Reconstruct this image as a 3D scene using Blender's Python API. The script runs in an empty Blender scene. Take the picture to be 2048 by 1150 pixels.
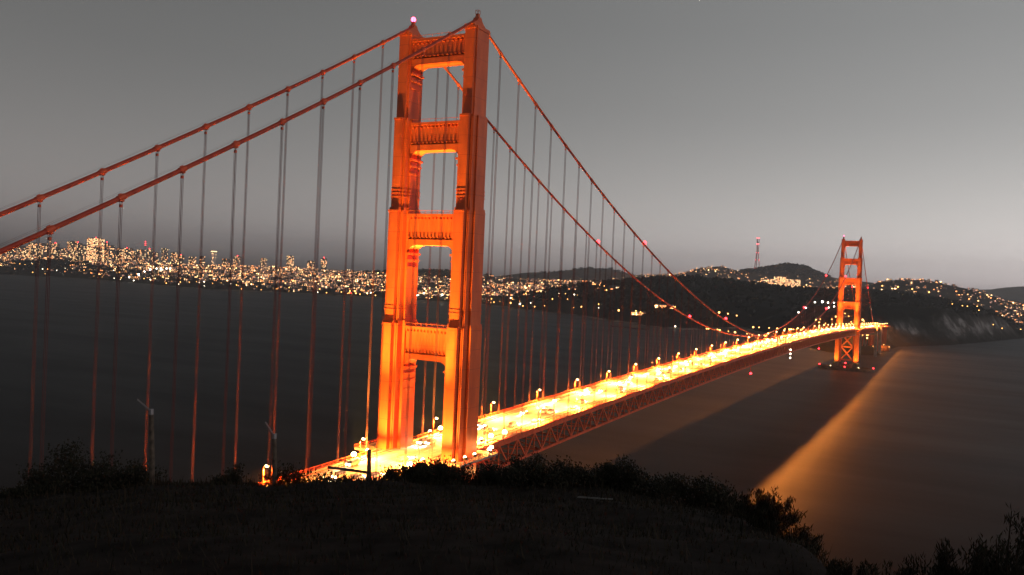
import bpy, math, random
import numpy as np
from mathutils import Vector, Matrix

random.seed(7)
R = math.radians
scene = bpy.context.scene
col = scene.collection

# ------------------------------------------------------------------ camera
cam = bpy.data.cameras.new("camera")
cam.sensor_width = 36.0
cam.lens = 29.5485
cam.clip_start = 0.5
cam.clip_end = 90000
camo = bpy.data.objects.new("camera", cam)
col.objects.link(camo)
CAM = Vector((-255.212, -168.962, 135.599))
camo.location = CAM
camo.rotation_euler = (1.5563306, -0.0442941, -1.0785779)
scene.camera = camo

# ------------------------------------------------------------------ dusk sky
world = bpy.data.worlds.new("World")
scene.world = world
world.use_nodes = True
wt = world.node_tree
bg = wt.nodes["Background"]
sky = wt.nodes.new("ShaderNodeTexSky")
sky.sky_type = 'NISHITA'
sky.sun_disc = False
sky.sun_elevation = R(-1.0)
sky.sun_rotation = R(126.0)         # the sun has set to the right of the view (+X is south, -Y is west)
sky.dust_density = 0.4
sky.ozone_density = 1.0
hs = wt.nodes.new("ShaderNodeHueSaturation")
hs.inputs['Saturation'].default_value = 0.115   # the photograph is a near-monochrome print
hs.inputs['Hue'].default_value = 0.465
wt.links.new(sky.outputs[0], hs.inputs['Color'])
wt.links.new(hs.outputs[0], bg.inputs['Color'])
bg.inputs['Strength'].default_value = 0.088

# afterglow of the set sun: one weak, very broad sun from the west
sun = bpy.data.lights.new("sun", 'SUN'); sun.energy = 0.17; sun.angle = R(40); sun.color = (1.0, 0.84, 0.82)
suno = bpy.data.objects.new("sun", sun); col.objects.link(suno)
suno.rotation_euler = Vector((0.10, 1.0, -0.16)).to_track_quat('-Z', 'Y').to_euler()

scene.view_settings.view_transform = 'Standard'
scene.view_settings.look = 'None'
scene.view_settings.gamma = 1.0
scene.view_settings.use_curve_mapping = False
scene.view_settings.exposure = 2.55            # long dusk exposure
EX = 2 ** 2.55

scene.cycles.use_denoising = True
scene.cycles.max_bounces = 5
scene.cycles.diffuse_bounces = 2
scene.cycles.glossy_bounces = 2
scene.cycles.transparent_max_bounces = 6
scene.cycles.volume_bounces = 0
scene.cycles.sample_clamp_indirect = 3.0
scene.cycles.caustics_reflective = False
scene.cycles.caustics_refractive = False
scene.cycles.use_light_tree = True

# ------------------------------------------------------------------ helpers
def tag(o, label=None, cat=None, group=None, kind=None):
    if label: o["label"] = label
    if cat: o["category"] = cat
    if group: o["group"] = group
    if kind: o["kind"] = kind
    return o

def empty(name, loc=(0, 0, 0), parent=None, rz=0.0):
    o = bpy.data.objects.new(name, None)
    o.empty_display_size = 0.5
    o.location = loc
    o.rotation_euler = (0, 0, rz)
    col.objects.link(o)
    o.parent = parent
    return o

def inst(name, mesh, parent=None, loc=(0, 0, 0), rot=None, scale=None, mw=None):
    o = bpy.data.objects.new(name, mesh)
    col.objects.link(o)
    o.parent = parent
    if mw is not None:
        o.matrix_local = mw
    else:
        o.location = loc
        if rot: o.rotation_euler = rot
        if scale: o.scale = scale
    return o

def copy_tree(src, loc, rz=None):
    c = src.copy(); col.objects.link(c); c.location = loc
    if rz is not None: c.rotation_euler = (0, 0, rz)
    for ch in list(src.children):
        d = ch.copy(); col.objects.link(d); d.parent = c
        for g in list(ch.children):
            e = g.copy(); col.objects.link(e); e.parent = d
    return c

class MB:
    def __init__(s): s.v = []; s.f = []; s.m = []
    def add(s, vs, fs, mi=0):
        o = len(s.v); s.v += [tuple(p) for p in vs]
        s.f += [tuple(i + o for i in f) for f in fs]; s.m += [mi] * len(fs)
        return s
    def box(s, c, d, rz=0.0, mi=0, bottom=True):
        x, y, z = d[0] / 2, d[1] / 2, d[2] / 2
        cs, sn = math.cos(rz), math.sin(rz)
        vs = []
        for (a, b, e) in ((-1,-1,-1),(1,-1,-1),(1,1,-1),(-1,1,-1),(-1,-1,1),(1,-1,1),(1,1,1),(-1,1,1)):
            vs.append((c[0] + a*x*cs - b*y*sn, c[1] + a*x*sn + b*y*cs, c[2] + e*z))
        fs = [(4,5,6,7),(0,1,5,4),(1,2,6,5),(2,3,7,6),(3,0,4,7)]
        if bottom: fs.append((3,2,1,0))
        return s.add(vs, fs, mi)
    def bar(s, p0, p1, w, h, mi=0):
        p0, p1 = Vector(p0), Vector(p1); d = (p1 - p0).normalized()
        up = Vector((0,0,1)) if abs(d.z) < .95 else Vector((1,0,0))
        a = d.cross(up).normalized() * (w/2); b = a.cross(d).normalized() * (h/2)
        vs = [p0-a-b, p0+a-b, p0+a+b, p0-a+b, p1-a-b, p1+a-b, p1+a+b, p1-a+b]
        return s.add(vs, [(3,2,1,0),(4,5,6,7),(0,1,5,4),(1,2,6,5),(2,3,7,6),(3,0,4,7)], mi)
    def tube(s, p0, p1, r0, r1=None, n=8, mi=0, caps=True):
        r1 = r0 if r1 is None else r1
        p0, p1 = Vector(p0), Vector(p1); d = (p1 - p0).normalized()
        up = Vector((0,0,1)) if abs(d.z) < .95 else Vector((1,0,0))
        a = d.cross(up).normalized(); b = a.cross(d).normalized()
        vs = []
        for p, r in ((p0, r0), (p1, r1)):
            for k in range(n):
                t = 2*math.pi*k/n; vs.append(p + a*(r*math.cos(t)) + b*(r*math.sin(t)))
        fs = [(k, (k+1) % n, n+(k+1) % n, n+k) for k in range(n)]
        if caps: fs += [tuple(range(n-1, -1, -1)), tuple(range(n, 2*n))]
        return s.add(vs, fs, mi)
    def prism(s, poly, z0, z1, mi=0):
        n = len(poly)
        vs = [(p[0], p[1], z0) for p in poly] + [(p[0], p[1], z1) for p in poly]
        fs = [(k, (k+1) % n, n+(k+1) % n, n+k) for k in range(n)]
        fs += [tuple(range(n-1, -1, -1)), tuple(range(n, 2*n))]
        return s.add(vs, fs, mi)
    def yz(s, poly, x0, x1, mi=0):           # polygon given in (y, z), extruded along x
        n = len(poly)
        vs = [(x0, p[0], p[1]) for p in poly] + [(x1, p[0], p[1]) for p in poly]
        fs = [(k, (k+1) % n, n+(k+1) % n, n+k) for k in range(n)]
        fs += [tuple(range(n-1, -1, -1)), tuple(range(n, 2*n))]
        return s.add(vs, fs, mi)
    def ball(s, c, r, mi=0, seg=8, rings=5, sq=1.0):
        vs = [(c[0], c[1], c[2]-r*sq)]; fs = []
        for i in range(1, rings):
            t = -math.pi/2 + math.pi*i/rings
            for k in range(seg):
                a = 2*math.pi*k/seg
                vs.append((c[0]+r*math.cos(t)*math.cos(a), c[1]+r*math.cos(t)*math.sin(a), c[2]+r*sq*math.sin(t)))
        vs.append((c[0], c[1], c[2]+r*sq)); top = len(vs)-1
        for k in range(seg):
            fs.append((0, 1+(k+1) % seg, 1+k))
            for i in range(rings-2):
                a = 1+i*seg; fs.append((a+k, a+(k+1) % seg, a+seg+(k+1) % seg, a+seg+k))
            a = 1+(rings-2)*seg; fs.append((a+k, a+(k+1) % seg, top))
        return s.add(vs, fs, mi)
    def mesh(s, name, mats):
        me = bpy.data.meshes.new(name); me.from_pydata(s.v, [], s.f)
        if not isinstance(mats, (list, tuple)): mats = [mats]
        for m in mats: me.materials.append(m)
        if len(mats) > 1: me.polygons.foreach_set('material_index', s.m)
        me.update()
        return me
    def build(s, name, mats, parent=None, smooth=False, loc=(0, 0, 0)):
        me = s.mesh(name, mats)
        if smooth: me.polygons.foreach_set('use_smooth', [True]*len(me.polygons))
        return inst(name, me, parent, loc)

# ------------------------------------------------------------------ materials
def mat(name, base, rough=0.6, spec=0.3, metal=0.0, noise=None, scale=1.0, dark=0.6, bump=0.0, detail=5):
    m = bpy.data.materials.new(name); m.use_nodes = True
    nt = m.node_tree; p = nt.nodes['Principled BSDF']
    p.inputs['Base Color'].default_value = (*base, 1); p.inputs['Roughness'].default_value = rough
    p.inputs['Specular IOR Level'].default_value = spec; p.inputs['Metallic'].default_value = metal
    if noise:
        tc = nt.nodes.new('ShaderNodeTexCoord'); n = nt.nodes.new('ShaderNodeTexNoise')
        n.inputs['Scale'].default_value = scale; n.inputs['Detail'].default_value = detail
        nt.links.new(tc.outputs['Object'], n.inputs['Vector'])
        r = nt.nodes.new('ShaderNodeValToRGB')
        r.color_ramp.elements[0].position = 0.35; r.color_ramp.elements[1].position = 0.68
        r.color_ramp.elements[0].color = (*[c*dark for c in base], 1); r.color_ramp.elements[1].color = (*noise, 1)
        nt.links.new(n.outputs['Fac'], r.inputs['Fac']); nt.links.new(r.outputs['Color'], p.inputs['Base Color'])
        if bump:
            b = nt.nodes.new('ShaderNodeBump'); b.inputs['Strength'].default_value = bump
            nt.links.new(n.outputs['Fac'], b.inputs['Height']); nt.links.new(b.outputs[0], p.inputs['Normal'])
    return m

def glow(name, c, strength, sample=False):
    m = bpy.data.materials.new(name); m.use_nodes = True
    nt = m.node_tree; p = nt.nodes['Principled BSDF']
    p.inputs['Base Color'].default_value = (0.05, 0.05, 0.05, 1)
    p.inputs['Emission Color'].default_value = (*c, 1)
    p.inputs['Emission Strength'].default_value = strength / EX
    if not sample: m.cycles.emission_sampling = 'NONE'
    return m

# tower paint: riveted plates, faint seams and weathering
def paint_material():
    m = mat("orange_paint", (0.56, 0.085, 0.032), 0.5, 0.3)
    nt = m.node_tree; p = nt.nodes['Principled BSDF']
    tc = nt.nodes.new('ShaderNodeTexCoord')
    n = nt.nodes.new('ShaderNodeTexNoise'); n.inputs['Scale'].default_value = 0.35; n.inputs['Detail'].default_value = 6
    mp = nt.nodes.new('ShaderNodeMapping'); mp.inputs['Scale'].default_value = (1, 1, 0.25)
    nt.links.new(tc.outputs['Object'], mp.inputs['Vector']); nt.links.new(mp.outputs[0], n.inputs['Vector'])
    r = nt.nodes.new('ShaderNodeValToRGB')
    r.color_ramp.elements[0].position = .3; r.color_ramp.elements[1].position = .7
    r.color_ramp.elements[0].color = (0.46, 0.070, 0.020, 1); r.color_ramp.elements[1].color = (0.62, 0.108, 0.026, 1)
    nt.links.new(n.outputs['Fac'], r.inputs['Fac'])
    sep = nt.nodes.new('ShaderNodeSeparateXYZ'); nt.links.new(tc.outputs['Object'], sep.inputs[0])
    mm = nt.nodes.new('ShaderNodeMath'); mm.operation = 'PINGPONG'; mm.inputs[1].default_value = 3.4
    nt.links.new(sep.outputs['Z'], mm.inputs[0])
    lt = nt.nodes.new('ShaderNodeMath'); lt.operation = 'LESS_THAN'; lt.inputs[1].default_value = 0.09
    nt.links.new(mm.outputs[0], lt.inputs[0])
    mix = nt.nodes.new('ShaderNodeMix'); mix.data_type = 'RGBA'
    nt.links.new(lt.outputs[0], mix.inputs[0]); nt.links.new(r.outputs[0], mix.inputs[6])
    mix.inputs[7].default_value = (0.40, 0.058, 0.02, 1)
    nt.links.new(mix.outputs[2], p.inputs['Base Color'])
    return m

PAINT = paint_material()
STEEL = mat("orange_steel", (0.50, 0.070, 0.028), 0.5, 0.3, noise=(0.58, 0.09, 0.035), scale=0.6, dark=0.75)
CABLE = mat("cable_wrap", (0.36, 0.042, 0.022), 0.55, 0.3, noise=(0.42, 0.055, 0.026), scale=0.5, dark=0.8)
ROPE = mat("wire_rope", (0.11, 0.032, 0.028), 0.6, 0.2)
DARKMETAL = mat("dark_metal", (0.02, 0.02, 0.02), 0.5, 0.4)
ASPHALT = mat("worn_roadway", (0.33, 0.32, 0.30), 0.85, 0.2, noise=(0.38, 0.37, 0.35), scale=0.25, dark=0.75)
WALK = mat("concrete_walk", (0.22, 0.21, 0.19), 0.85, 0.2, noise=(0.26, 0.25, 0.23), scale=0.5, dark=0.75)
CONC = mat("concrete", (0.24, 0.22, 0.20), 0.85, 0.2, noise=(0.30, 0.28, 0.25), scale=0.12, dark=0.6)
PIERC = mat("stained_pier", (0.085, 0.070, 0.060), 0.9, 0.1, noise=(0.13, 0.105, 0.09), scale=0.15, dark=0.6)
LINE = mat("lane_paint", (0.75, 0.72, 0.62), 0.7, 0.2)
SOIL = mat("hillside_soil", (0.014, 0.011, 0.010), 0.95, 0.05, noise=(0.022, 0.017, 0.015), scale=1.6, dark=0.4, bump=0.6)
LEAF = [mat("leaf_%s" % w, c, 0.8, 0.1) for w, c in (("deep", (0.012, 0.013, 0.009)), ("olive", (0.020, 0.020, 0.012)), ("dry", (0.028, 0.021, 0.014)))]
BARK = mat("bark", (0.022, 0.016, 0.012), 0.9, 0.1)
WOOD = mat("weathered_post", (0.075, 0.060, 0.048), 0.85, 0.15, noise=(0.11, 0.09, 0.07), scale=6, dark=0.5)
GALV = mat("galvanised", (0.20, 0.20, 0.21), 0.45, 0.5, metal=0.6)
LAND = mat("far_land", (0.030, 0.027, 0.025), 0.95, 0.05, noise=(0.05, 0.045, 0.04), scale=0.01, dark=0.5)
FOREST = mat("far_forest", (0.016, 0.016, 0.012), 0.95, 0.05, noise=(0.026, 0.024, 0.018), scale=0.02, dark=0.6)
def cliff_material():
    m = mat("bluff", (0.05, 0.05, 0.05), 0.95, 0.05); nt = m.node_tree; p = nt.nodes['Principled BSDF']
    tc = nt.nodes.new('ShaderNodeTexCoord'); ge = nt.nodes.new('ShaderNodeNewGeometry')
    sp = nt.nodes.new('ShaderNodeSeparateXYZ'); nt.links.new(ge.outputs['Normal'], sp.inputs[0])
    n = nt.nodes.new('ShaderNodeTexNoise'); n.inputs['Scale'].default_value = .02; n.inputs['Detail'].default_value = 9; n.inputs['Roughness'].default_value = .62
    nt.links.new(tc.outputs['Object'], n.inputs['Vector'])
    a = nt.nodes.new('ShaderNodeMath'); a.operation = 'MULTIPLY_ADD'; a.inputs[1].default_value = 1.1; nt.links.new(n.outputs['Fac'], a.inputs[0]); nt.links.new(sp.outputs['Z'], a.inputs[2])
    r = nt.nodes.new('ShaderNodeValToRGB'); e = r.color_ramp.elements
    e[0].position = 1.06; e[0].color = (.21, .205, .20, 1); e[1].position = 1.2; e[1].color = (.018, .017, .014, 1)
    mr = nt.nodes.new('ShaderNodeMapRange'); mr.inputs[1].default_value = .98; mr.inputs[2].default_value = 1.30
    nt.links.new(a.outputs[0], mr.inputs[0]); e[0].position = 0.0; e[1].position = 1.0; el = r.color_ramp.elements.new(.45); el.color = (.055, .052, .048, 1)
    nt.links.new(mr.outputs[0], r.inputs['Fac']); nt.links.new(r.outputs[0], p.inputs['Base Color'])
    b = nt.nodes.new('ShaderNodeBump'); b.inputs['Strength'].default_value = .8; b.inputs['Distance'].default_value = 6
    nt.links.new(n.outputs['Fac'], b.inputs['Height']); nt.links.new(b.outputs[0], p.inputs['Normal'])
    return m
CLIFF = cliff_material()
HOUSE = mat("house_walls", (0.16, 0.145, 0.135), 0.9, 0.1)
TOWERWALL = mat("office_walls", (0.13, 0.12, 0.115), 0.8, 0.2)
PALE = mat("pale_walls", (0.42, 0.40, 0.38), 0.8, 0.2)
BRICKW = mat("fort_brick", (0.20, 0.10, 0.07), 0.9, 0.1, noise=(0.26, 0.13, 0.09), scale=0.3, dark=0.7)

SODIUM = (1.0, 0.275, 0.035)
L_SOD = glow("sodium_lens", (1.0, 0.58, 0.17), 30)
L_FLOOD = glow("flood_lens", (1.0, 0.66, 0.28), 60)
L_RED = glow("red_beacon", (1.0, 0.016, 0.022), 22)
L_PINK = glow("pink_beacon", (1.0, 0.05, 0.13), 16)
L_WHITE = glow("white_lamp", (1.0, 0.86, 0.58), 16)
L_HEAD = glow("headlight", (1.0, 0.90, 0.66), 45)
L_TAIL = glow("taillight", (1.0, 0.07, 0.02), 14)
W_WARM = glow("window_warm", (1.0, 0.48, 0.20), 4.0)
W_YEL = glow("window_yellow", (1.0, 0.62, 0.28), 4.6)
W_ORG = glow("window_orange", (1.0, 0.33, 0.10), 4.8)
W_DIM = glow("window_dim", (1.0, 0.48, 0.33), 1.3)
W_HOT = glow("street_light", (1.0, 0.54, 0.20), 14)
WINS = [W_WARM, W_YEL, W_ORG, W_DIM, W_HOT]

def ordinal(n):
    k = n + 1
    w = ['', 'first', 'second', 'third', 'fourth', 'fifth', 'sixth', 'seventh', 'eighth', 'ninth', 'tenth', 'eleventh', 'twelfth',
         'thirteenth', 'fourteenth', 'fifteenth', 'sixteenth', 'seventeenth', 'eighteenth', 'nineteenth']
    tens = ['', '', 'twent', 'thirt', 'fort', 'fift', 'sixt', 'sevent', 'eight', 'ninet']
    if k >= 100: return 'hundredth' if k == 100 else 'hundred-and-' + ordinal(k-101)
    if k < 20: return w[k]
    return tens[k // 10] + ('ieth' if k % 10 == 0 else 'y-' + w[k % 10])

# ------------------------------------------------------------------ bay water
def water():
    m = bpy.data.materials.new("bay_water"); m.use_nodes = True
    nt = m.node_tree; nt.nodes.remove(nt.nodes['Principled BSDF'])
    out = nt.nodes['Material Output']
    d = nt.nodes.new('ShaderNodeBsdfDiffuse'); d.inputs['Color'].default_value = (0.005, 0.0052, 0.0055, 1)
    g = nt.nodes.new('ShaderNodeBsdfGlossy'); g.inputs['Roughness'].default_value = 0.42
    g.inputs['Color'].default_value = (0.060, 0.061, 0.063, 1)
    a = nt.nodes.new('ShaderNodeAddShader')
    nt.links.new(d.outputs[0], a.inputs[0]); nt.links.new(g.outputs[0], a.inputs[1])
    tc = nt.nodes.new('ShaderNodeTexCoord'); mp = nt.nodes.new('ShaderNodeMapping')
    mp.inputs['Scale'].default_value = (0.004, 0.0012, 1); mp.inputs['Rotation'].default_value = (0, 0, R(25))
    n = nt.nodes.new('ShaderNodeTexNoise'); n.inputs['Scale'].default_value = 1.0; n.inputs['Detail'].default_value = 8
    nt.links.new(tc.outputs['Object'], mp.inputs[0]); nt.links.new(mp.outputs[0], n.inputs['Vector'])
    mr = nt.nodes.new('ShaderNodeMapRange'); mr.inputs[1].default_value = .3; mr.inputs[2].default_value = .7
    mr.inputs[3].default_value = .32; mr.inputs[4].default_value = .48
    nt.links.new(n.outputs['Fac'], mr.inputs[0]); nt.links.new(mr.outputs[0], g.inputs['Roughness'])
    cr = nt.nodes.new('ShaderNodeValToRGB'); cr.color_ramp.elements[0].position = .36; cr.color_ramp.elements[1].position = .66
    cr.color_ramp.elements[0].color = (.049, .050, .052, 1); cr.color_ramp.elements[1].color = (.070, .071, .073, 1)
    mp3 = nt.nodes.new('ShaderNodeMapping'); mp3.inputs['Scale'].default_value = (0.011, 0.0025, 1); mp3.inputs['Rotation'].default_value = (0, 0, R(-30))
    n3 = nt.nodes.new('ShaderNodeTexNoise'); n3.inputs['Scale'].default_value = 1.0; n3.inputs['Detail'].default_value = 10; n3.inputs['Roughness'].default_value = .65
    nt.links.new(tc.outputs['Object'], mp3.inputs[0]); nt.links.new(mp3.outputs[0], n3.inputs['Vector']); nt.links.new(n3.outputs['Fac'], cr.inputs['Fac']); 
    lw = nt.nodes.new('ShaderNodeLayerWeight'); fm = nt.nodes.new('ShaderNodeMapRange')      # stronger mirror at grazing angles
    fm.inputs[1].default_value = .70; fm.inputs[2].default_value = .97; fm.inputs[3].default_value = .30; fm.inputs[4].default_value = 2.2
    nt.links.new(lw.outputs['Facing'], fm.inputs[0]); mu = nt.nodes.new('ShaderNodeVectorMath'); mu.operation = 'SCALE'
    nt.links.new(cr.outputs[0], mu.inputs[0]); nt.links.new(fm.outputs[0], mu.inputs['Scale']); nt.links.new(mu.outputs[0], g.inputs['Color'])
    n2 = nt.nodes.new('ShaderNodeTexNoise'); n2.inputs['Scale'].default_value = 0.09; n2.inputs['Detail'].default_value = 4
    nt.links.new(tc.outputs['Object'], n2.inputs['Vector'])
    b = nt.nodes.new('ShaderNodeBump'); b.inputs['Strength'].default_value = 0.35; b.inputs['Distance'].default_value = 1.0
    nt.links.new(n2.outputs['Fac'], b.inputs['Height']); nt.links.new(b.outputs[0], g.inputs['Normal'])
    nt.links.new(a.outputs[0], out.inputs['Surface'])
    mb = MB(); S = 45000
    mb.add([(-S, -S, 0), (S, -S, 0), (S, S, 0), (-S, S, 0)], [(0, 1, 2, 3)])
    tag(mb.build("water", m), kind="structure")
water()

# ------------------------------------------------------------------ far shore terrain
SHORE = [(2850, 14000), (2880, 7000), (2917, 5222), (2950, 4760), (2980, 4330), (2755, 3609), (2641, 3037), (2812, 2749), (2892, 2413),
         (2895, 2013), (2916, 1683), (2691, 1236), (2533, 1041), (2352, 889), (2200, 700), (2140, 600), (2090, 526), (2214, 483), (2420, 440),
         (1977, 238), (1776, 134), (1664, 76), (1650, 30), (1700, -22), (1831, -8), (2071, -37), (2140, -68), (2306, -146), (2559, -221),
         (3022, -346), (3700, -560), (5200, -1100), (9000, -2600), (20000, -6000)]
POLY = SHORE + [(20000, 14000)]
def inside(x, y):
    r = np.zeros(x.shape, bool); n = len(POLY)
    for i in range(n):
        x0, y0 = POLY[i]; x1, y1 = POLY[(i+1) % n]
        if y0 == y1: continue
        c = ((y0 > y) != (y1 > y)) & (x < (x1-x0)*(y-y0)/(y1-y0)+x0)
        r ^= c
    return r
def polydist(x, y, pts, zs=None):
    best = np.full(x.shape, 1e9); z = np.zeros(x.shape)
    for i in range(len(pts)-1):
        x0, y0 = pts[i][:2]; x1, y1 = pts[i+1][:2]; dx, dy = x1-x0, y1-y0
        t = np.clip(((x-x0)*dx+(y-y0)*dy)/(dx*dx+dy*dy), 0, 1)
        d = np.hypot(x-x0-t*dx, y-y0-t*dy); k = d < best
        best = np.where(k, d, best)
        if zs is not None: z = np.where(k, zs[i]+(zs[i+1]-zs[i])*t, z)
    return (best, z) if zs is not None else best
RIDGES = {
 'presidio': (520, [(2593,1497,47),(2687,1326,72),(2746,1203,100),(2835,989,130),(2873,881,142),(2923,719,154),(2960,575,140),(2999,380,128),(3025,192,132),(3038,43,132),(3044,-85,114),(3045,-179,94),(3044,-225,84),(3060,-330,50)]),
 'sutro': (800, [(6895,2095,205),(6932,1973,230),(6967,1852,275),(7011,1689,290),(7051,1525,258),(7086,1366,292),(7125,1167,325),(7152,1008,316),(7175,849,255),(7199,654,215),(7220,400,190)]),
 'right': (620, [(4924,295,152),(4928,245,188),(4935,143,208),(4942,-8,212),(4944,-107,186),(4944,-252,164),(4940,-394,112),(4940,-600,60)]),
 'farright': (1500, [(11741,-467,215),(11734,-679,262),(11723,-888,285),(11700,-1500,300)]),
 'mid': (650, [(4450,3520,100),(4570,3397,120),(4712,3197,140),(4865,2959,150),(4921,2866,118)]),
 'mid2': (800, [(7409,3507,178),(7534,3234,230),(7649,2958,248),(7721,2769,198)]),
 'bluff': (230, [(2400,200,80),(2437,27,92),(2450,-22,92),(2490,-60,94),(2560,-120,88),(2700,-200,80),(2900,-260,70)]),
 'toll': (260, [(1900,150,62),(2060,200,76),(2150,130,84),(2250,60,86)]),
 'city': (1500, [(2900,7500,70),(3300,5900,85),(3500,5300,95),(3700,4700,100),(3900,4288,105),(4086,3972,112),(4400,3617,108),(5300,2742,112),(5900,2000,110),(6100,1200,150)]),
 'russian': (480, [(3330,5900,62),(3340,5400,70),(3380,4900,84),(3480,4500,92),(3500,4200,84),(3520,3700,70),(3700,3200,74),(3900,2600,66)]),
}
_rng = np.random.RandomState(3)
_ph = _rng.uniform(0, 6.28, (14, 2)); _fr = _rng.uniform(.0009, .012, (14, 2)) * _rng.choice([-1, 1], (14, 2))
def ground(x, y):
    x = np.atleast_1d(np.asarray(x, float)); y = np.atleast_1d(np.asarray(y, float))
    ins = inside(x, y); d = polydist(x, y, SHORE)
    h = 3.5 + 12*(1-np.exp(-d/350.)) + 25*np.clip((d-500)/3000., 0, 1)
    for w, pts in RIDGES.values():
        dd, z = polydist(x, y, pts, [p[2] for p in pts])
        g = z*np.exp(-(dd/w)**2)
        k = 14.0
        m = np.maximum(h, g); h = m + k*np.log(np.exp((h-m)/k)+np.exp((g-m)/k)) - k*np.log(1+np.exp(-np.abs(h-g)/k))*0.55
    n = sum(np.sin(x*_fr[i, 0]+_ph[i, 0])*np.sin(y*_fr[i, 1]+_ph[i, 1]) for i in range(14))
    h = h + n*2.2
    s = np.clip(d/np.where((y < 120) & (x < 3600), 75., 140.), 0, 1); s = s*s*(3-2*s)
    h = 2.5 + (np.maximum(h, 3)-2.5)*s
    return np.where(ins, h, -np.minimum(12., d*0.25+1.0))

def terrain_sheet(name, x0, x1, y0, y1, step, m, cut=None):
    xs = np.arange(x0, x1+.1, step); ys = np.arange(y0, y1+.1, step)
    X, Y = np.meshgrid(xs, ys, indexing='ij'); Z = ground(X.ravel(), Y.ravel())
    if cut is not None: Z = cut(X.ravel(), Y.ravel(), Z)
    ny = len(ys); v = list(zip(X.ravel().tolist(), Y.ravel().tolist(), Z.tolist())); f = []
    for i in range(len(xs)-1):
        for j in range(ny-1):
            a = i*ny+j; q = (a, a+ny, a+ny+1, a+1)
            if max(Z[k] for k in q) > -1.0: f.append(q)
    mb = MB(); mb.v = v; mb.f = f; mb.m = [0]*len(f)
    return mb.build(name, m, smooth=True)
def cutnear(X, Y, Z):       # the fine near sheet takes over here
    return np.where((X < 3160) & (Y < 860), -5.0, Z)
tag(terrain_sheet("terrain", 1600, 12400, -2400, 9600, 80, LAND, cutnear), kind="structure")
def cutbluff(X, Y, Z):      # gullied, slumped bluffs
    n = np.zeros_like(X); amp, fr = 1.0, 1/95.
    for o in range(5):
        th = .6+o*1.3; u = (X*math.cos(th)+Y*math.sin(th))*fr; v = (-X*math.sin(th)+Y*math.cos(th))*fr
        n += amp*(1-2*np.abs(np.sin(u*2.1+1.7*np.sin(v*1.3+o)+o*2.0)*np.cos(v*1.9+1.1*np.sin(u*.9)))); amp *= .52; fr *= 2.05
    k = np.clip((Z-3)/14., 0, 1)
    return Z + k*n*np.where(Y < 250, 6.5, 3.0)
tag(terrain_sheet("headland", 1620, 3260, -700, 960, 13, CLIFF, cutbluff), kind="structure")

def beach():
    mb = MB(); pts = [Vector(p) for p in SHORE[1:22]]; vs = []
    dense = []
    for a, b in zip(pts[:-1], pts[1:]):
        k = max(1, int((b-a).length/60))
        dense += [a+(b-a)*i/k for i in range(k)]
    for i in range(1, len(dense)-1):
        d = (dense[i+1]-dense[i-1]).normalized(); n = Vector((-d.y, d.x))         # inland side
        w = 20+9*math.sin(i*1.7)+6*math.sin(i*.43)
        vs += [(dense[i].x-n.x*7, dense[i].y-n.y*7, 1.2), (dense[i].x+n.x*w, dense[i].y+n.y*w, 5.0)]
    m = len(vs)//2
    mb.add(vs, [(2*i, 2*i+2, 2*i+3, 2*i+1) for i in range(m-1)])
    tag(mb.build("beach", mat("pale_sand", (0.20, 0.19, 0.17), .95, .05, noise=(.26, .25, .22), scale=.02, dark=.45)), kind="structure")
beach()

# ------------------------------------------------------------------ the foreground hillside
VY = R(28.165)
FW = Vector((math.cos(VY), math.sin(VY))); RT = Vector((math.sin(VY), -math.cos(VY)))
def edge(phi):
    return np.interp(phi, [-180, -90, -40, -10, 0, 8, 14, 18, 22, 26, 32, 60, 120, 180], [60, 40, 26, 25, 25, 25, 23, 18, 12.5, 10, 9.5, 14, 60, 60])
def hill_z(dx, dy):
    d = math.hypot(dx, dy); s = dx*FW.x+dy*FW.y; t = dx*RT.x+dy*RT.y
    E = float(edge(math.degrees(math.atan2(t, s))))
    z = -1.75 - 0.178*min(d, E) - 0.75*max(0.0, d-E)
    z += 0.10*math.sin(dx*.9+1)*math.sin(dy*.8)*min(1, d/6) + 0.05*math.sin(dx*2.3)*math.sin(dy*2.1+2)*min(1, d/6) + 0.5*math.sin(dx*.11)*math.sin(dy*.13)*max(0, min(1, (d-30)/20))
    return z
def hillside():
    rad = [0.0, .8, 1.6] + [2.4*1.055**k for k in range(86)]
    na = 300; v = [(0, 0, -1.75)]; f = []
    for r in rad[1:]:
        for k in range(na):
            a = 2*math.pi*k/na; dx, dy = r*math.cos(a), r*math.sin(a); v.append((dx, dy, hill_z(dx, dy)))
    for k in range(na): f.append((0, 1+k, 1+(k+1) % na))
    for i in range(len(rad)-2):
        a = 1+i*na
        for k in range(na): f.append((a+k, a+na+k, a+na+(k+1) % na, a+(k+1) % na))
    mb = MB(); mb.v = v; mb.f = f; mb.m = [0]*len(f)
    tag(mb.build("hillside", SOIL, smooth=True, loc=CAM), kind="structure")
hillside()

# ------------------------------------------------------------------ THE BRIDGE
SPAN, SIDE, ZT, ZM, ZS, SAG, CY = 1280.0, 343.0, 225.5, 85.2, 56.3, 8.85, 13.8
def zd(x):
    if x < 0: return 70.5 + 0.0266*x
    if x > SPAN: return 70.5 - 0.0266*(x-SPAN)
    return 79.0 - 8.5*((x-640)/640.0)**2
def zc(x):
    if 0 <= x <= SPAN: return ZM + (ZT-ZM)*((x-640)/640.0)**2
    t = (-x if x < 0 else x-SPAN)/SIDE
    return ZT + (ZS-ZT)*t - 4*SAG*t*(1-t)

bridge = empty("suspension_bridge")
tag(bridge, "floodlit orange suspension bridge with two portal towers crossing the dark strait", "bridge")

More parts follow.
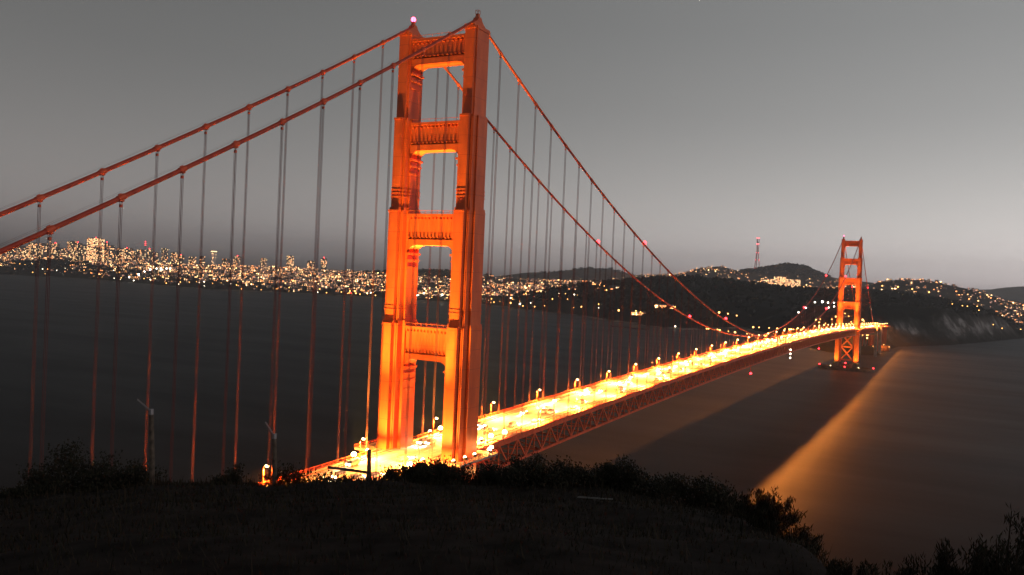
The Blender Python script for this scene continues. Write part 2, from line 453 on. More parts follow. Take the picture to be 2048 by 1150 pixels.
# stage table: z0, z1, nested half sizes (x, y) of the stepped leg plan
STAGES = [(13.0, 116.5, [(8.2, 2.0), (6.3, 3.5), (3.6, 4.8)]),
          (116.5, 157.5, [(7.2, 1.95), (5.5, 3.2), (3.2, 4.2)]),
          (157.5, 191.0, [(6.3, 1.75), (4.8, 2.9), (2.7, 3.6)]),
          (191.0, 222.0, [(5.0, 1.95), (4.0, 2.5)])]
def cross_plan(bx, grow=0.0):
    q = []
    for i, (hx, hy) in enumerate(bx):
        hx += grow; hy += grow
        if i: q.append((hx, bx[i-1][1]+grow))
        q.append((hx, hy))
    out = list(q) + [(-x, y) for x, y in reversed(q)] + [(-x, -y) for x, y in q] + [(x, -y) for x, y in reversed(q)]
    return out
LEGM = []
for i, (z0, z1, bx) in enumerate(STAGES):
    mb = MB(); mb.prism(cross_plan(bx), z0, z1)
    hx, hy = bx[0]
    if i in (1, 2):          # moulded belts above the setback
        zb = z0 + 4.6
        for k in range(3 if i == 2 else 2):
            mb.prism(cross_plan(bx, 0.16), zb+k*1.25, zb+k*1.25+0.5)
        # short stepped shoulder where the section sits on the one below
        mb.prism(cross_plan(bx, 0.35), z0, z0+1.0)
    if i == 3:
        mb.prism(cross_plan(bx, 0.25), z1-1.1, z1-0.2)
    if i < 3:                # pilaster caps and the vertical fluting ribs
        for sx in (-1, 1):
            mb.box((sx*(hx+0.02), 0, z1-0.35), (0.5, hy*2+0.3, 0.7))
            for sy in (-1, 1):
                mb.box((sx*(bx[1][0]+0.12), sy*(bx[0][1]+bx[1][1])/2, (z0+z1)/2), (0.36, 0.42, z1-z0-1.2))
    LEGM.append(mb.mesh("leg_section", PAINT))
def leg_inner(z):
    for z0, z1, bx in STAGES:
        if z0 <= z < z1: return bx
    return STAGES[-1][2]
STRUTS = [(103.6, 115.6), (145.1, 156.4), (179.3, 189.4), (210.5, 219.8)]
STRUTM = []
for zb, zt_ in STRUTS:
    mb = MB(); inner = 14.0 - leg_inner(zt_)[-1][1] + 0.3; lint = 2.0; hx = 2.7
    n = 13
    mb.box((0, 0, (zb+lint+0.9+zt_-1.9)/2), (2*hx, 2*inner, zt_-1.9-zb-lint-0.9))        # ribbed panel body
    w = 2*inner/n
    for sx in (-1, 1):
        for k in range(n):
            y = -inner+w*(k+.5)
            za, zz = zb+lint+0.9, zt_-1.9
            x0 = sx*hx; x1 = sx*(hx+0.15)
            mb.add([(x0, y-w*.5, za), (x1, y, za), (x0, y+w*.5, za), (x0, y-w*.5, zz), (x1, y, zz), (x0, y+w*.5, zz)],
                   [(0, 1, 4, 3), (1, 2, 5, 4), (3, 4, 5), (0, 2, 1)])
            mb.box((sx*(hx+.25), y, zt_-1.45), (0.7, w*.5, 0.9))                            # dentils under the lip
            mb.box((sx*(hx+.45), y, zb+lint+0.75), (0.5, w*.42, 0.35))                      # drops below the ribs
    mb.box((0, 0, zt_-1.45), (2*hx-.3, 2*inner, 0.9))
    mb.box((0, 0, zt_-0.5), (2*hx+1.5, 2*inner, 1.0))                                       # top lip
    mb.box((0, 0, zb+lint+0.45), (2*hx-1.4, 2*inner, 0.9))                                  # shadow gap
    rr = 3.4; poly = [(-inner, zb+lint), (-inner, zb-rr)]                                   # arched lintel
    for k in range(0, 7):
        a = math.pi - k*math.pi/12; poly.append((-inner+rr+rr*math.cos(a)*1.0+0.4, zb-rr+rr*math.sin(a)))
    for k in range(6, -1, -1):
        a = k*math.pi/12; poly.append((inner-rr+rr*math.cos(a)-0.4, zb-rr+rr*math.sin(a)))
    poly += [(inner, zb-rr), (inner, zb+lint)]
    mb.yz(poly[::-1], -hx-.35, hx+.35)
    for sy in (-1, 1):                                                                      # stepped corbels
        for k, (pr, dz, hh) in enumerate(((1.5, 3.3, .7), (1.1, 5.6, .6), (0.8, 8.2, .6), (0.55, 11.4, .6))):
            if zb < 110 or k < 3:
                mb.box((0, sy*(inner-pr/2), zb-dz), (2*hx+1.6-k*.5, pr, hh))
    # top railing
    for sx in (-1, 1):
        mb.bar((sx*(hx+.6), -inner, zt_+1.1), (sx*(hx+.6), inner, zt_+1.1), .12, .12)
        for k in range(9):
            y = -inner+2*inner*k/8; mb.bar((sx*(hx+.6), y, zt_), (sx*(hx+.6), y, zt_+1.1), .1, .1)
    STRUTM.append(mb.mesh("portal_strut", PAINT))

def saddle_mesh():
    mb = MB()
    prof = [(-5.2, 221.9), (5.2, 221.9), (4.5, 222.9), (2.8, 223.9), (1.5, 224.8), (0.8, 225.9), (-0.8, 225.9), (-1.5, 224.8), (-2.8, 223.9), (-4.5, 222.9)]
    n = len(prof)
    vs = [(p[0], -1.1, p[1]) for p in prof] + [(p[0], 1.1, p[1]) for p in prof]
    fs = [(k, (k+1) % n, n+(k+1) % n, n+k) for k in range(n)] + [tuple(range(n-1, -1, -1)), tuple(range(n, 2*n))]
    mb.add(vs, fs)
    mb.box((0, 0, 222.3), (10.6, 4.2, 0.6))
    mb.add([(-.7, -.7, 225.8), (.7, -.7, 225.8), (.7, .7, 225.8), (-.7, .7, 225.8), (-.45, -.45, 227.3), (.45, -.45, 227.3), (.45, .45, 227.3), (-.45, .45, 227.3)],
           [(0, 1, 5, 4), (1, 2, 6, 5), (2, 3, 7, 6), (3, 0, 4, 7), (4, 5, 6, 7)])
    for sx in (-1, 1):
        for sy in (-1, 1):
            mb.bar((sx*.6, sy*.6, 227.1), (sx*.6, sy*.6, 228.5), .12, .12)
    for z in (227.2, 228.5):
        for sy in (-1, 1):
            mb.bar((-.6, sy*.6, z), (.6, sy*.6, z), .1, .1); mb.bar((sy*.6, -.6, z), (sy*.6, .6, z), .1, .1)
    return mb.mesh("saddle_housing", PAINT)
SADDLE = saddle_mesh()
BEACON = MB().ball((0, 0, 0), .9).mesh("beacon_lens", L_PINK)
SMALLRED = MB().ball((0, 0, 0), .8).mesh("red_lamp", L_RED)

def brace_mesh(xs):
    mb = MB(); inner = 14.0-4.6
    levels = [17.0, 39.0, 61.0]
    for z in levels:
        mb.bar((xs, -inner, z), (xs, inner, z), 2.0, 2.2)
    for k in range(2):
        z0, z1 = levels[k], levels[k+1]
        mb.bar((xs, -inner, z0), (xs, inner, z1), 1.7, 1.7); mb.bar((xs+.05, -inner, z1), (xs+.05, inner, z0), 1.7, 1.7)
        mb.box((xs, 0, (z0+z1)/2), (2.0, 3.0, 3.0))
    return mb.mesh("cross_brace", PAINT)
BRACES = [brace_mesh(-3.0), brace_mesh(3.0)]

def pier_mesh(fender):
    mb = MB()
    for sy in (-1, 1):
        poly = [(-11, -7.5), (11, -7.5), (13, -4), (13, 4), (11, 7.5), (-11, 7.5), (-13, 4), (-13, -4)]
        mb.prism([(x, y+14*sy) for x, y in poly], -6, 10.5)
        mb.prism([(x*.86, y*.86+14*sy) for x, y in poly], 10.5, 13.05)
    mb.box((0, 0, 4.5), (16, 15, 11))
    return mb.mesh("pier", PIERC)
def fender_mesh():
    mb = MB(); n = 64; vs = []; fs = []
    for k in range(n):
        a = 2*math.pi*k/n; c, s = math.cos(a), math.sin(a)
        for (ex, ey, z) in ((24, 45, -6), (24, 45, 4.6), (20.5, 41.5, 4.6), (20.5, 41.5, -6)):
            vs.append((ex*math.copysign(abs(c)**.8, c), ey*math.copysign(abs(s)**.9, s), z))
    for k in range(n):
        a, b = 4*k, 4*((k+1) % n)
        for q in range(3): fs.append((a+q, b+q, b+q+1, a+q+1))
    mb.add(vs, fs)
    for k in range(0, n, 2):                 # mooring bollards and the rail round the rim
        a = 2*math.pi*k/n; c, s = math.cos(a), math.sin(a)
        x, y = 23.2*math.copysign(abs(c)**.8, c), 44.2*math.copysign(abs(s)**.9, s); mb.box((x, y, 5.1), (.5, .5, 1.0))
    return mb.mesh("fender_ring", PIERC)

def tower(x, name_label, near):
    t = empty("tower", (x, 0, 0), bridge); t["label"] = name_label
    for sy in (-1, 1):
        for me in LEGM: inst("leg_section", me, t, (0, 14.0*sy, 0))
        s = inst("saddle_housing", SADDLE, t, (0, CY*sy, 0))
        if sy == 1 or near is None: inst("beacon_lamp", BEACON, t, (0, CY*sy, 228.2))
    for me in STRUTM: inst("portal_strut", me, t)
    for me in BRACES: inst("cross_brace", me, t)
    inst("pier", pier_mesh(False), t)
    if not near:
        inst("fender_ring", fender_mesh(), t)
        for (dx, dy, z) in ((-19, 0, 6.2), (0, 43, 6.2), (0, -43, 6.2), (-13, 0, 12.5)): inst("red_lamp", SMALLRED, t, (dx, dy, z), scale=(1.3, 1.3, 1.3))
    return t
tower(0.0, "tall near bridge tower, stepped orange legs joined by four ribbed struts", True)
tower(SPAN, "small far bridge tower rising from an oval fender in the water", False)

# cables, bands, hand ropes, suspenders
def sweep(xs, fy, fz, r, n, name, m, parent):
    vs = []; fs = []
    for i, x in enumerate(xs):
        x2 = xs[min(i+1, len(xs)-1)]; x1 = xs[max(i-1, 0)]
        th = math.atan2(fz(x2)-fz(x1), x2-x1)
        for k in range(n):
            a = 2*math.pi*k/n
            vs.append((x-r*math.sin(a)*math.sin(th), fy+r*math.cos(a), fz(x)+r*math.sin(a)*math.cos(th)))
    for i in range(len(xs)-1):
        for k in range(n): fs.append((i*n+k, i*n+(k+1) % n, (i+1)*n+(k+1) % n, (i+1)*n+k))
    mb = MB(); mb.add(vs, fs)
    return mb.build(name, m, parent, smooth=True)
def ropes_mesh():          # a suspender is four ropes hanging as two loops
    mb = MB()
    for sx in (-.16, .16):
        for sy in (-.24, .24): mb.tube((sx, sy, 0), (sx, sy, 1), .050, n=5, caps=False)
    return mb.mesh("suspender", ROPE)
ROPES = ropes_mesh()
BAND = MB().tube((-.9, 0, 0), (.9, 0, 0), .66, n=10).box((0, 0, -.72), (.6, .6, .4)).box((0, 0, .7), (.8, .25, .3)).mesh("cable_band", STEEL)
SOCKET = MB().box((0, 0, 0), (.46, .6, .6)).mesh("rope_socket", STEEL)
HX = [-(17.55+15.24*k) for k in range(0, 16)] + [17.55+15.24*k for k in range(0, 82) if 17.55+15.24*k < SPAN-15] + [SPAN+17.55+15.24*k for k in range(0, 12)]
for sy, side in ((1, "far"), (-1, "near")):
    xs = sorted(set([-SIDE+SIDE*k/24 for k in range(25)] + [SPAN*k/110 for k in range(111)] + [SPAN+SIDE*k/24 for k in range(25)]))
    c = sweep(xs, CY*sy, zc, 0.52, 10, "main_cable", CABLE, bridge)
    c["label"] = "thick red main cable on the %s side of the deck" % side
    for dy in (-.55, .55):
        sweep(xs, CY*sy+dy, lambda x: zc(x)+1.2, 0.016, 4, "hand_rope", ROPE, c)
    for x in HX:
        th = math.atan2(zc(x+1)-zc(x-1), 2.0)
        inst("cable_band", BAND, c, (x, CY*sy, zc(x)), rot=(0, -th, 0))
        z0, z1 = zd(x)-0.5, zc(x)-0.8
        if z1-z0 > 1.0:
            s = inst("suspender", ROPES, bridge, (x, CY*sy, z0), scale=(1, 1, z1-z0))
            if x < 260:
                inst("rope_socket", SOCKET, c, (x, CY*sy, z1-.9))
    for x in (187, 376, 905, 1092, 1434):
        inst("red_lamp", SMALLRED, c, (x, CY*sy, zc(x)+1.3), scale=(1.5, 1.5, 1.5) if x > 600 else (1.2, 1.2, 1.2))

# deck: swept cross sections
def strip(name, m, prof, x0, x1, parent, step=15.24, closed=True):
    n = len(prof); k = max(1, int(round((x1-x0)/step))); mb = MB(); vs = []; fs = []
    for i in range(k+1):
        x = x0+(x1-x0)*i/k
        for (y, z) in prof: vs.append((x, y, zd(x)+z))
    for i in range(k):
        for j in range(n if closed else n-1):
            fs.append((i*n+j, (i+1)*n+j, (i+1)*n+(j+1) % n, i*n+(j+1) % n))
    fs += [tuple(range(n)), tuple(range(k*n+n-1, k*n-1, -1))] if closed else []
    mb.add(vs, fs)
    return mb.build(name, m, parent)
DX0, DX1 = -SIDE, 2060.0
deck = strip("roadway", ASPHALT, [(-9.4, 0), (-9.4, -.7), (9.4, -.7), (9.4, 0)], DX0, DX1, bridge)
mb = MB()
for y, dash in ((-6.2, 1), (-3.1, 1), (0, 1), (3.1, 1), (6.2, 1)):
    x = DX0+2
    while x < DX1-8:
        L = 3.6; x2 = x+L; z = .006
        mb.add([(x, y-.09, zd(x)+z), (x2, y-.09, zd(x2)+z), (x2, y+.09, zd(x2)+z), (x, y+.09, zd(x)+z)], [(0, 1, 2, 3)])
        x += 10.6
mb.build("lane_marking", LINE, deck)
for sy in (1, -1):
    def P(l): return [(y*sy, z) for y, z in (l if sy > 0 else l[::-1])]
    strip("sidewalk", WALK, P([(9.45, .28), (9.45, -.5), (13.25, -.5), (13.25, .28)]), DX0, DX1, bridge)
    strip("crash_rail", STEEL, P([(9.62, .95), (9.62, .72), (9.74, .72), (9.74, .95)]), DX0, DX1, bridge)
    strip("fascia_beam", STEEL, P([(13.28, .1), (13.28, -1.2), (13.9, -1.2), (13.9, .1)]), DX0, DX1, bridge)
    for (xa, xb) in ((DX0, -13.2), (13.2, SPAN-13.2), (SPAN+13.2, DX1)):
        rl = strip("railing", STEEL, P([(13.3, 1.52), (13.3, 1.38), (13.5, 1.38), (13.5, 1.52)]), xa, xb, bridge)
        strip("bottom_rail", STEEL, P([(13.36, .62), (13.36, .52), (13.44, .52), (13.44, .62)]), xa, xb, rl)
        mbp = MB(); x = xa+1
        while x < xb-.5:
            mbp.box((x, 13.4*sy, zd(x)+.85), (.22, .16, 1.1))
            if x < 500:
                for q in range(1, 8): mbp.box((x+q*3.81/8, 13.4*sy, zd(x)+1.0), (.05, .05, .8))
            x += 3.81
        o = mbp.build("railing_pickets", STEEL, rl); o["kind"] = "stuff"
        mbp = MB(); x = xa+1
        while x < xb-.5:
            mbp.box((x, 9.68*sy, zd(x)+.5), (.14, .10, .44)); x += 3.81
        o = mbp.build("rail_posts", STEEL, rl); o["kind"] = "stuff"
    # walkway that swings out round each tower leg
    for tx in (0.0, SPAN):
        w = MB(); z = 70.5
        for (xa, xb, ya, yb) in ((-13, 13, 19.4, 22.6), (-13, -8.6, 13.95, 19.4), (8.6, 13, 13.95, 19.4)):
            w.box((tx+(xa+xb)/2, sy*(ya+yb)/2, z-.15), (xb-xa, yb-ya, .7))
        w.build("leg_walkway", WALK, bridge)
        w = MB()
        for zz in (z+.75, z+1.35):
            w.bar((tx-13, sy*22.5, zz), (tx+13, sy*22.5, zz), .12, .14)
            for sx in (-1, 1): w.bar((tx+sx*12.9, sy*14, zz), (tx+sx*12.9, sy*22.5, zz), .12, .14)
        for k in range(14): w.box((tx-13+26*k/13, sy*22.5, z+.75), (.16, .16, 1.25))
        w.build("walkway_railing", STEEL, bridge)
        w = MB()
        for k in (-1, 0, 1): w.bar((tx+k*10, sy*13.9, z-5.5), (tx+k*10, sy*22, z-.5), .5, .5)
        w.build("walkway_bracket", STEEL, bridge)

# stiffening trusses
ZTOP, ZBOT = -1.75, -10.6
UNITBAR = MB().box((.5, 0, 0), (1, 1, 1)).mesh("truss_member", STEEL)
def member(name, p0, p1, w, h, parent):
    p0, p1 = Vector(p0), Vector(p1); d = p1-p0; L = d.length
    ang = math.atan2(d.z, d.x)
    M = Matrix.Translation(p0) @ Matrix.Rotation(-ang, 4, 'Y') @ Matrix.Diagonal((L, w, h, 1))
    return inst(name, UNITBAR, parent, mw=M)
for sy, side in ((-1, "near"), (1, "far")):
    tr = strip("stiffening_truss", STEEL, [(sy*13.4-.4, ZTOP+.5), (sy*13.4-.4, ZTOP-.5), (sy*13.4+.4, ZTOP-.5), (sy*13.4+.4, ZTOP+.5)], DX0, 1623, bridge)
    tr["label"] = "orange stiffening truss along the %s edge of the deck" % side
    strip("bottom_chord", STEEL, [(sy*13.4-.4, ZBOT+.5), (sy*13.4-.4, ZBOT-.5), (sy*13.4+.4, ZBOT-.5), (sy*13.4+.4, ZBOT+.5)], DX0, 1623, tr)
    cnt = 0; rest = MB(); p = 7.62; x = -99.06; k = 0
    while x < 1620:
        za, zb2 = zd(x)+ZTOP, zd(x)+ZBOT; zc2, ze = zd(x+p)+ZTOP, zd(x+p)+ZBOT; y = sy*13.4
        up = (k % 2 == 0)
        q0, q1 = ((x, y, zb2+.3), (x+p, y, zc2-.3)) if up else ((x, y, za-.3), (x+p, y, ze+.3))
        if sy < 0 and 20 < x < 1160:
            member("diagonal", q0, q1, .5, .62, tr); member("vertical", (x, y, zb2+.3), (x, y, za-.3), .42, .42, tr)
        else:
            rest.bar(q0, q1, .5, .62); rest.bar((x, y, zb2+.3), (x, y, za-.3), .42, .42)
        x += p; k += 1
    o = rest.build("truss_web", STEEL, tr); o["kind"] = "stuff"
fb = MB(); x = -99.06; k = 0
while x < 1620:
    fb.box((x, 0, zd(x)-1.6), (.5, 26, 1.6), bottom=True)
    fb.bar((x, -13, zd(x)+ZBOT), (x, 13, zd(x)+ZBOT), .5, .5)
    s = 1 if k % 2 else -1
    fb.bar((x, -13*s, zd(x)+ZBOT+.05), (x+15.24, 13*s, zd(x+15.24)+ZBOT+.05), .45, .45)
    x += 15.24; k += 1
o = fb.build("floor_beams", STEEL, bridge); o["kind"] = "stuff"

# concrete pylons at the south end and the anchorage blocks
def pylon(x, parent):
    m = MB(); z = zd(x)
    for sy in (-1, 1):
        m.box((x, sy*15.5, (z+2)/2-1), (9, 5.5, z+6)); m.box((x, sy*15.5, z+3.3), (7.5, 4.6, 3.0)); m.box((x, sy*15.5, z*0.45), (10, 3.6, z*.9))
    m.box((x, 0, z-14), (6, 26, 4))
    return m.build("pylon", CONC, parent)
pylon(1640, bridge); pylon(1738, bridge)
m = MB(); m.box((-SIDE-24, 0, 30), (46, 38, 75)); m.build("anchorage", CONC, bridge)
arch = MB(); pts = [(1650+80*k/16, 20+28*math.sin(math.pi*k/16)) for k in range(17)]
for sy in (-1, 1):
    for k in range(16):
        arch.bar((pts[k][0], sy*11, pts[k][1]), (pts[k+1][0], sy*11, pts[k+1][1]), 1.4, 1.6)
        if k % 2 == 0: arch.bar((pts[k][0], sy*11, pts[k][1]), (pts[k][0], sy*11, zd(pts[k][0])-1.5), .7, .7)
arch.build("arch_span", STEEL, bridge)
vi = MB()
for x in range(1770, 2040, 45):
    for sy in (-1, 1): vi.box((x, sy*9, zd(x)/2-2), (2.4, 2.4, zd(x)))
vi.build("viaduct_bent", STEEL, bridge)
# hanging navigation lights under the deck
def nav(x, lens, n, label):
    t = empty("navigation_light", (x, -13.9, zd(x)+ZBOT+1.0)); tag(t, label, "signal light", "navigation lights under the deck")
    MB().box((0, -.5, -2), (.5, .5, 11)).box((0, -.5, -7.4), (2.4, .9, .3)).build("hanger_frame", STEEL, t)
    me = MB().ball((0, 0, 0), .75).mesh("lens", lens)
    for k in range(n):
        inst("lens", me, t, ((k-.5)*1.8 if n == 2 else 0, -.7, -7.0 if n == 2 else -6.6+k*4.2))
nav(467.0, L_RED, 2, "pair of red lights hanging below the truss nearer than midspan")
nav(652.0, L_WHITE, 3, "column of white lights hanging below the truss at midspan")
nav(850.0, L_RED, 2, "red lights hanging below the truss near the far tower")

# ------------------------------------------------------------------ deck lamps
def spot_data(name, power, color, angle, blend, radius):
    d = bpy.data.lights.new(name, 'SPOT'); d.energy = power; d.color = color
    d.spot_size = R(angle); d.spot_blend = blend; d.shadow_soft_size = radius
    return d
LAMP_W = 310000 / EX
DECKLIGHT = spot_data("lamp_light", LAMP_W, SODIUM, 174, 0.35, 0.25)
POLE = MB().tube((0, 0, 0), (0, 0, 6.3), .14, .09, n=6).box((0, 0, .35), (.45, .45, .7)).tube((0, 0, 6.2), (0, -1.0, 6.85), .07, n=5).mesh("pole", STEEL)
HEAD = MB().box((0, -1.35, 6.98), (.55, 1.1, .22)).add([(-.35, -1.9, 6.88), (.35, -1.9, 6.88), (.35, -.85, 6.88), (-.35, -.85, 6.88), (-.2, -1.6, 7.2), (.2, -1.6, 7.2), (.2, -1.1, 7.2), (-.2, -1.1, 7.2)], [(0, 1, 5, 4), (1, 2, 6, 5), (2, 3, 7, 6), (3, 0, 4, 7), (4, 5, 6, 7)]).mesh("lamp_head", DARKMETAL)
LENS = MB().ball((0, -1.35, 6.72), .62, sq=.75).mesh("lens", L_SOD)
def place(k, sy, x, label):
    t = empty("deck_lamp", (x, sy*12.3, zd(x)+.28), rz=0 if sy > 0 else math.pi)
    tag(t, label, "street lamp", "lamps along the bridge deck")
    inst("pole", POLE, t); h = inst("lamp_head", HEAD, t); inst("lens", LENS, h)
    l = bpy.data.objects.new("lamp_light", DECKLIGHT); col.objects.link(l); l.parent = h
    l.location = (0, -1.35, 5.9)
xs = [22.86+45.72*k for k in range(0, 44)]
for sy, side in ((1, "far"), (-1, "near")):
    n1 = n2 = 0
    for x in [-22.86-45.72*k for k in range(0, 3)] + xs:
        if x < 0:
            lab = "%s lamp left of the near tower on the %s edge of the deck" % (ordinal(int(round((-x-22.86)/45.72))), side)
        elif x < SPAN:
            lab = "%s lamp beyond the near tower on the %s edge of the deck" % (ordinal(n1), side); n1 += 1
        else:
            if x > 2000: continue
            lab = "%s lamp past the far tower on the %s edge of the deck" % (ordinal(n2), side); n2 += 1
        place(0, sy, x, lab)

# floodlights that wash the towers
FL_W = 900000 / EX
FBODY = MB().box((0, 0, .2), (1.1, .35, .4)).box((0, 0, .9), (.12, .12, 1.2)).box((0, -.25, 1.7), (1.3, .8, 1.0)).mesh("housing", DARKMETAL)
FLENS = MB().ball((0, 0, 0), .62, sq=.9).mesh("lens", L_FLOOD)
def floodlight(x, y, z, target, label, power=1.0, angle=62, big=1.0):
    t = empty("floodlight", (x, y, z)); tag(t, label, "floodlight", "floodlights at the tower feet")
    inst("housing", FBODY, t); inst("lens", FLENS, t, (0, 0, 2.0), scale=(big, big, big))
    if power > 0:
        d = spot_data("flood_light", FL_W*power, (1.0, 0.60, 0.09), angle, 0.9, 0.5)
        l = bpy.data.objects.new("flood_light", d); col.objects.link(l); l.parent = t; l.location = (0, 0, 3.0)
        v = Vector(target)-Vector((x, y, z+3.0)); l.rotation_euler = v.to_track_quat('-Z', 'Y').to_euler()
for tx, tn in ((0.0, "near tower"), (SPAN, "far tower")):
    for sy, side in ((1, "far"), (-1, "near")):
        for sx, face in ((-1, "front"), (1, "back")):
            floodlight(tx+sx*27, sy*11.6, zd(tx+sx*27)+.3, (tx, sy*9, 188), "outer floodlight at the %s of the %s, %s side of the deck" % (face, tn, side), 1.15, 54, 1.5)
            floodlight(tx+sx*19.5, sy*11.6, zd(tx+sx*19.5)+.3, (tx, sy*12, 100), "inner floodlight at the %s of the %s, %s side of the deck" % (face, tn, side), .10, 100, 1.0)
for k, (x, y) in enumerate(((-16, -21.6), (-9, -21.8), (-2.5, -21.8), (8, -21.8), (11.6, -20.5))):
    floodlight(x, y, 70.7, (0, -14, 75), "%s light from the left on the walkway round the near tower's near leg" % ordinal(k), 0.0006, 150, .9 if k < 3 else 1.25)
for sy, side in ((1, "far"), (-1, "near")):
    floodlight(SPAN-21.5, sy*22, 4.7, (SPAN, sy*13, 42), "floodlight on the far tower's fender, %s side, shining up the legs" % side, .22, 75, .8)
floodlight(36, -12.6, zd(36)+.3, (60, -10, 60), "bright light on the near rail just right of the near tower", 0.002, 150, 1.6)
floodlight(8.6, -21.5, 61.5, (4, -14, 60), "lone light below the deck at the near tower's foot", 0.0015, 150, 1.3)

# ------------------------------------------------------------------ traffic
def car_parts(bodymat, kind):
    if kind == 'van':
        low = [(-2.5, .35), (2.5, .35), (2.55, .75), (2.35, 1.1), (1.7, 1.25), (-2.5, 1.25)]; cab = [(-2.45, 1.25), (1.6, 1.25), (1.0, 2.0), (-2.4, 2.05)]; w = .95
    else:
        low = [(-2.2, .32), (2.15, .32), (2.25, .6), (2.1, .82), (1.0, .95), (-1.7, 1.0), (-2.2, .9)]; cab = [(-1.75, .97), (.95, .93), (.25, 1.45), (-1.1, 1.47)]; w = .89
    def side(poly, hw, top=None):
        n = len(poly); m = MB(); top = top or hw
        zmax = max(p[1] for p in poly)
        vs = [(p[0], -(top if p[1] > zmax-.1 and top != hw else hw), p[1]) for p in poly] + [(p[0], (top if p[1] > zmax-.1 and top != hw else hw), p[1]) for p in poly]
        m.add(vs, [(k, (k+1) % n, n+(k+1) % n, n+k) for k in range(n)] + [tuple(range(n-1, -1, -1)), tuple(range(n, 2*n))]); return m
    body = side(low, w).mesh("body", bodymat); cabin = side(cab, w-.03, w-.22).mesh("cabin", GLASS)
    return body, cabin, low
GLASS = mat("car_glass", (0.16, 0.16, 0.16), 0.2, 0.5)
TYRE = mat("tyre", (0.02, 0.02, 0.02), 0.8, 0.2)
WHEEL = MB().tube((0, -.11, 0), (0, .11, 0), .33, n=10).mesh("wheel", TYRE)
HL = MB().ball((0, 0, 0), .34, seg=6, rings=4).mesh("headlight", L_HEAD)
TL = MB().ball((0, 0, 0), .24, seg=6, rings=4).mesh("taillight", L_TAIL)
CARC = [("silver", (0.45, 0.45, 0.46)), ("white", (0.75, 0.75, 0.74)), ("cream", (0.6, 0.52, 0.38)), ("tan", (0.45, 0.34, 0.22)), ("grey", (0.3, 0.3, 0.3))]
CARP = [(n, k, car_parts(mat("car_%s" % n, c, 0.3, 0.5), k)) for n, c in CARC for k in ('car', 'van')]
def add_car(x, y, direction, proto, lane):
    n, k, (body, cabin, low) = proto
    ln = ("nearest lane", "second-nearest lane", "third-nearest lane", "third-farthest lane", "second-farthest lane", "farthest lane")[lane]
    sec = "left of the near tower" if x < -8 else "just past the near tower" if x < 150 else "before midspan" if x < 480 else "around midspan" if x < 800 else "before the far tower" if x < SPAN else "past the far tower"
    lab = "%s %s %s, %s, %s" % (n, k, "with headlights facing us" if direction < 0 else "driving away", ln, sec)
    t = empty("car", (x, y, zd(x)+.012), rz=0 if direction > 0 else math.pi)
    sl = math.atan2(zd(x+1)-zd(x-1), 2.0); t.rotation_euler = (0, -sl*direction, 0 if direction > 0 else math.pi)
    tag(t, lab, "car", "cars streaming towards the camera" if direction < 0 else "cars streaming away from the camera")
    inst("body", body, t); inst("cabin", cabin, t)
    f = low[2][0]; zf = .66 if k == 'car' else .85; b = low[0][0]
    l = bpy.data.objects.new("headlight_beam", BEAM); col.objects.link(l); l.parent = t
    l.location = (f+.35, 0, zf); l.rotation_euler = (R(90), 0, R(-90)); l.rotation_euler = Vector((1, 0, -.42)).to_track_quat('-Z', 'Y').to_euler()
    for s in (-1, 1):
        inst("headlight", HL, t, (f-.12, s*.62, zf)); inst("taillight", TL, t, (b+.05, s*.66, zf+.1))
        if x < 420:
            inst("wheel", WHEEL, t, (1.35, s*.86, .33)); inst("wheel", WHEEL, t, (-1.35, s*.86, .33))
BEAM = spot_data("headlight_beam", 26000/EX, (1.0, 0.78, 0.46), 52, 0.9, 0.3)
rc = random.Random(11)
for lane, y in enumerate((-7.75, -4.65, -1.55, 1.55, 4.65, 7.75)):
    x = -104+rc.uniform(0, 20)
    while x < 1980:
        add_car(x, y+rc.uniform(-.2, .2), 1 if y < 0 else -1, rc.choice(CARP), lane)
        x += rc.uniform(34, 80) if x < 800 else rc.uniform(50, 110)

# ------------------------------------------------------------------ the far city
rr = random.Random(5)
GX0, GY0, GS, GNX, GNY = 1500.0, -1300.0, 25.0, 280, 420
_gx, _gy = np.meshgrid(GX0+GS*np.arange(GNX), GY0+GS*np.arange(GNY), indexing='ij')
_gh = ground(_gx.ravel(), _gy.ravel()).reshape(GNX, GNY).tolist()
_gi = inside(_gx.ravel(), _gy.ravel()); _gd = polydist(_gx.ravel(), _gy.ravel(), SHORE)
_gd = np.where(_gi, _gd, -_gd).reshape(GNX, GNY).tolist()
def grid(g, x, y):
    u = min(max((x-GX0)/GS, 0), GNX-1.01); v = min(max((y-GY0)/GS, 0), GNY-1.01); i, j = int(u), int(v); u -= i; v -= j
    return (g[i][j]*(1-v)+g[i][j+1]*v)*(1-u)+(g[i+1][j]*(1-v)+g[i+1][j+1]*v)*u
def gz(x, y): return grid(_gh, x, y)
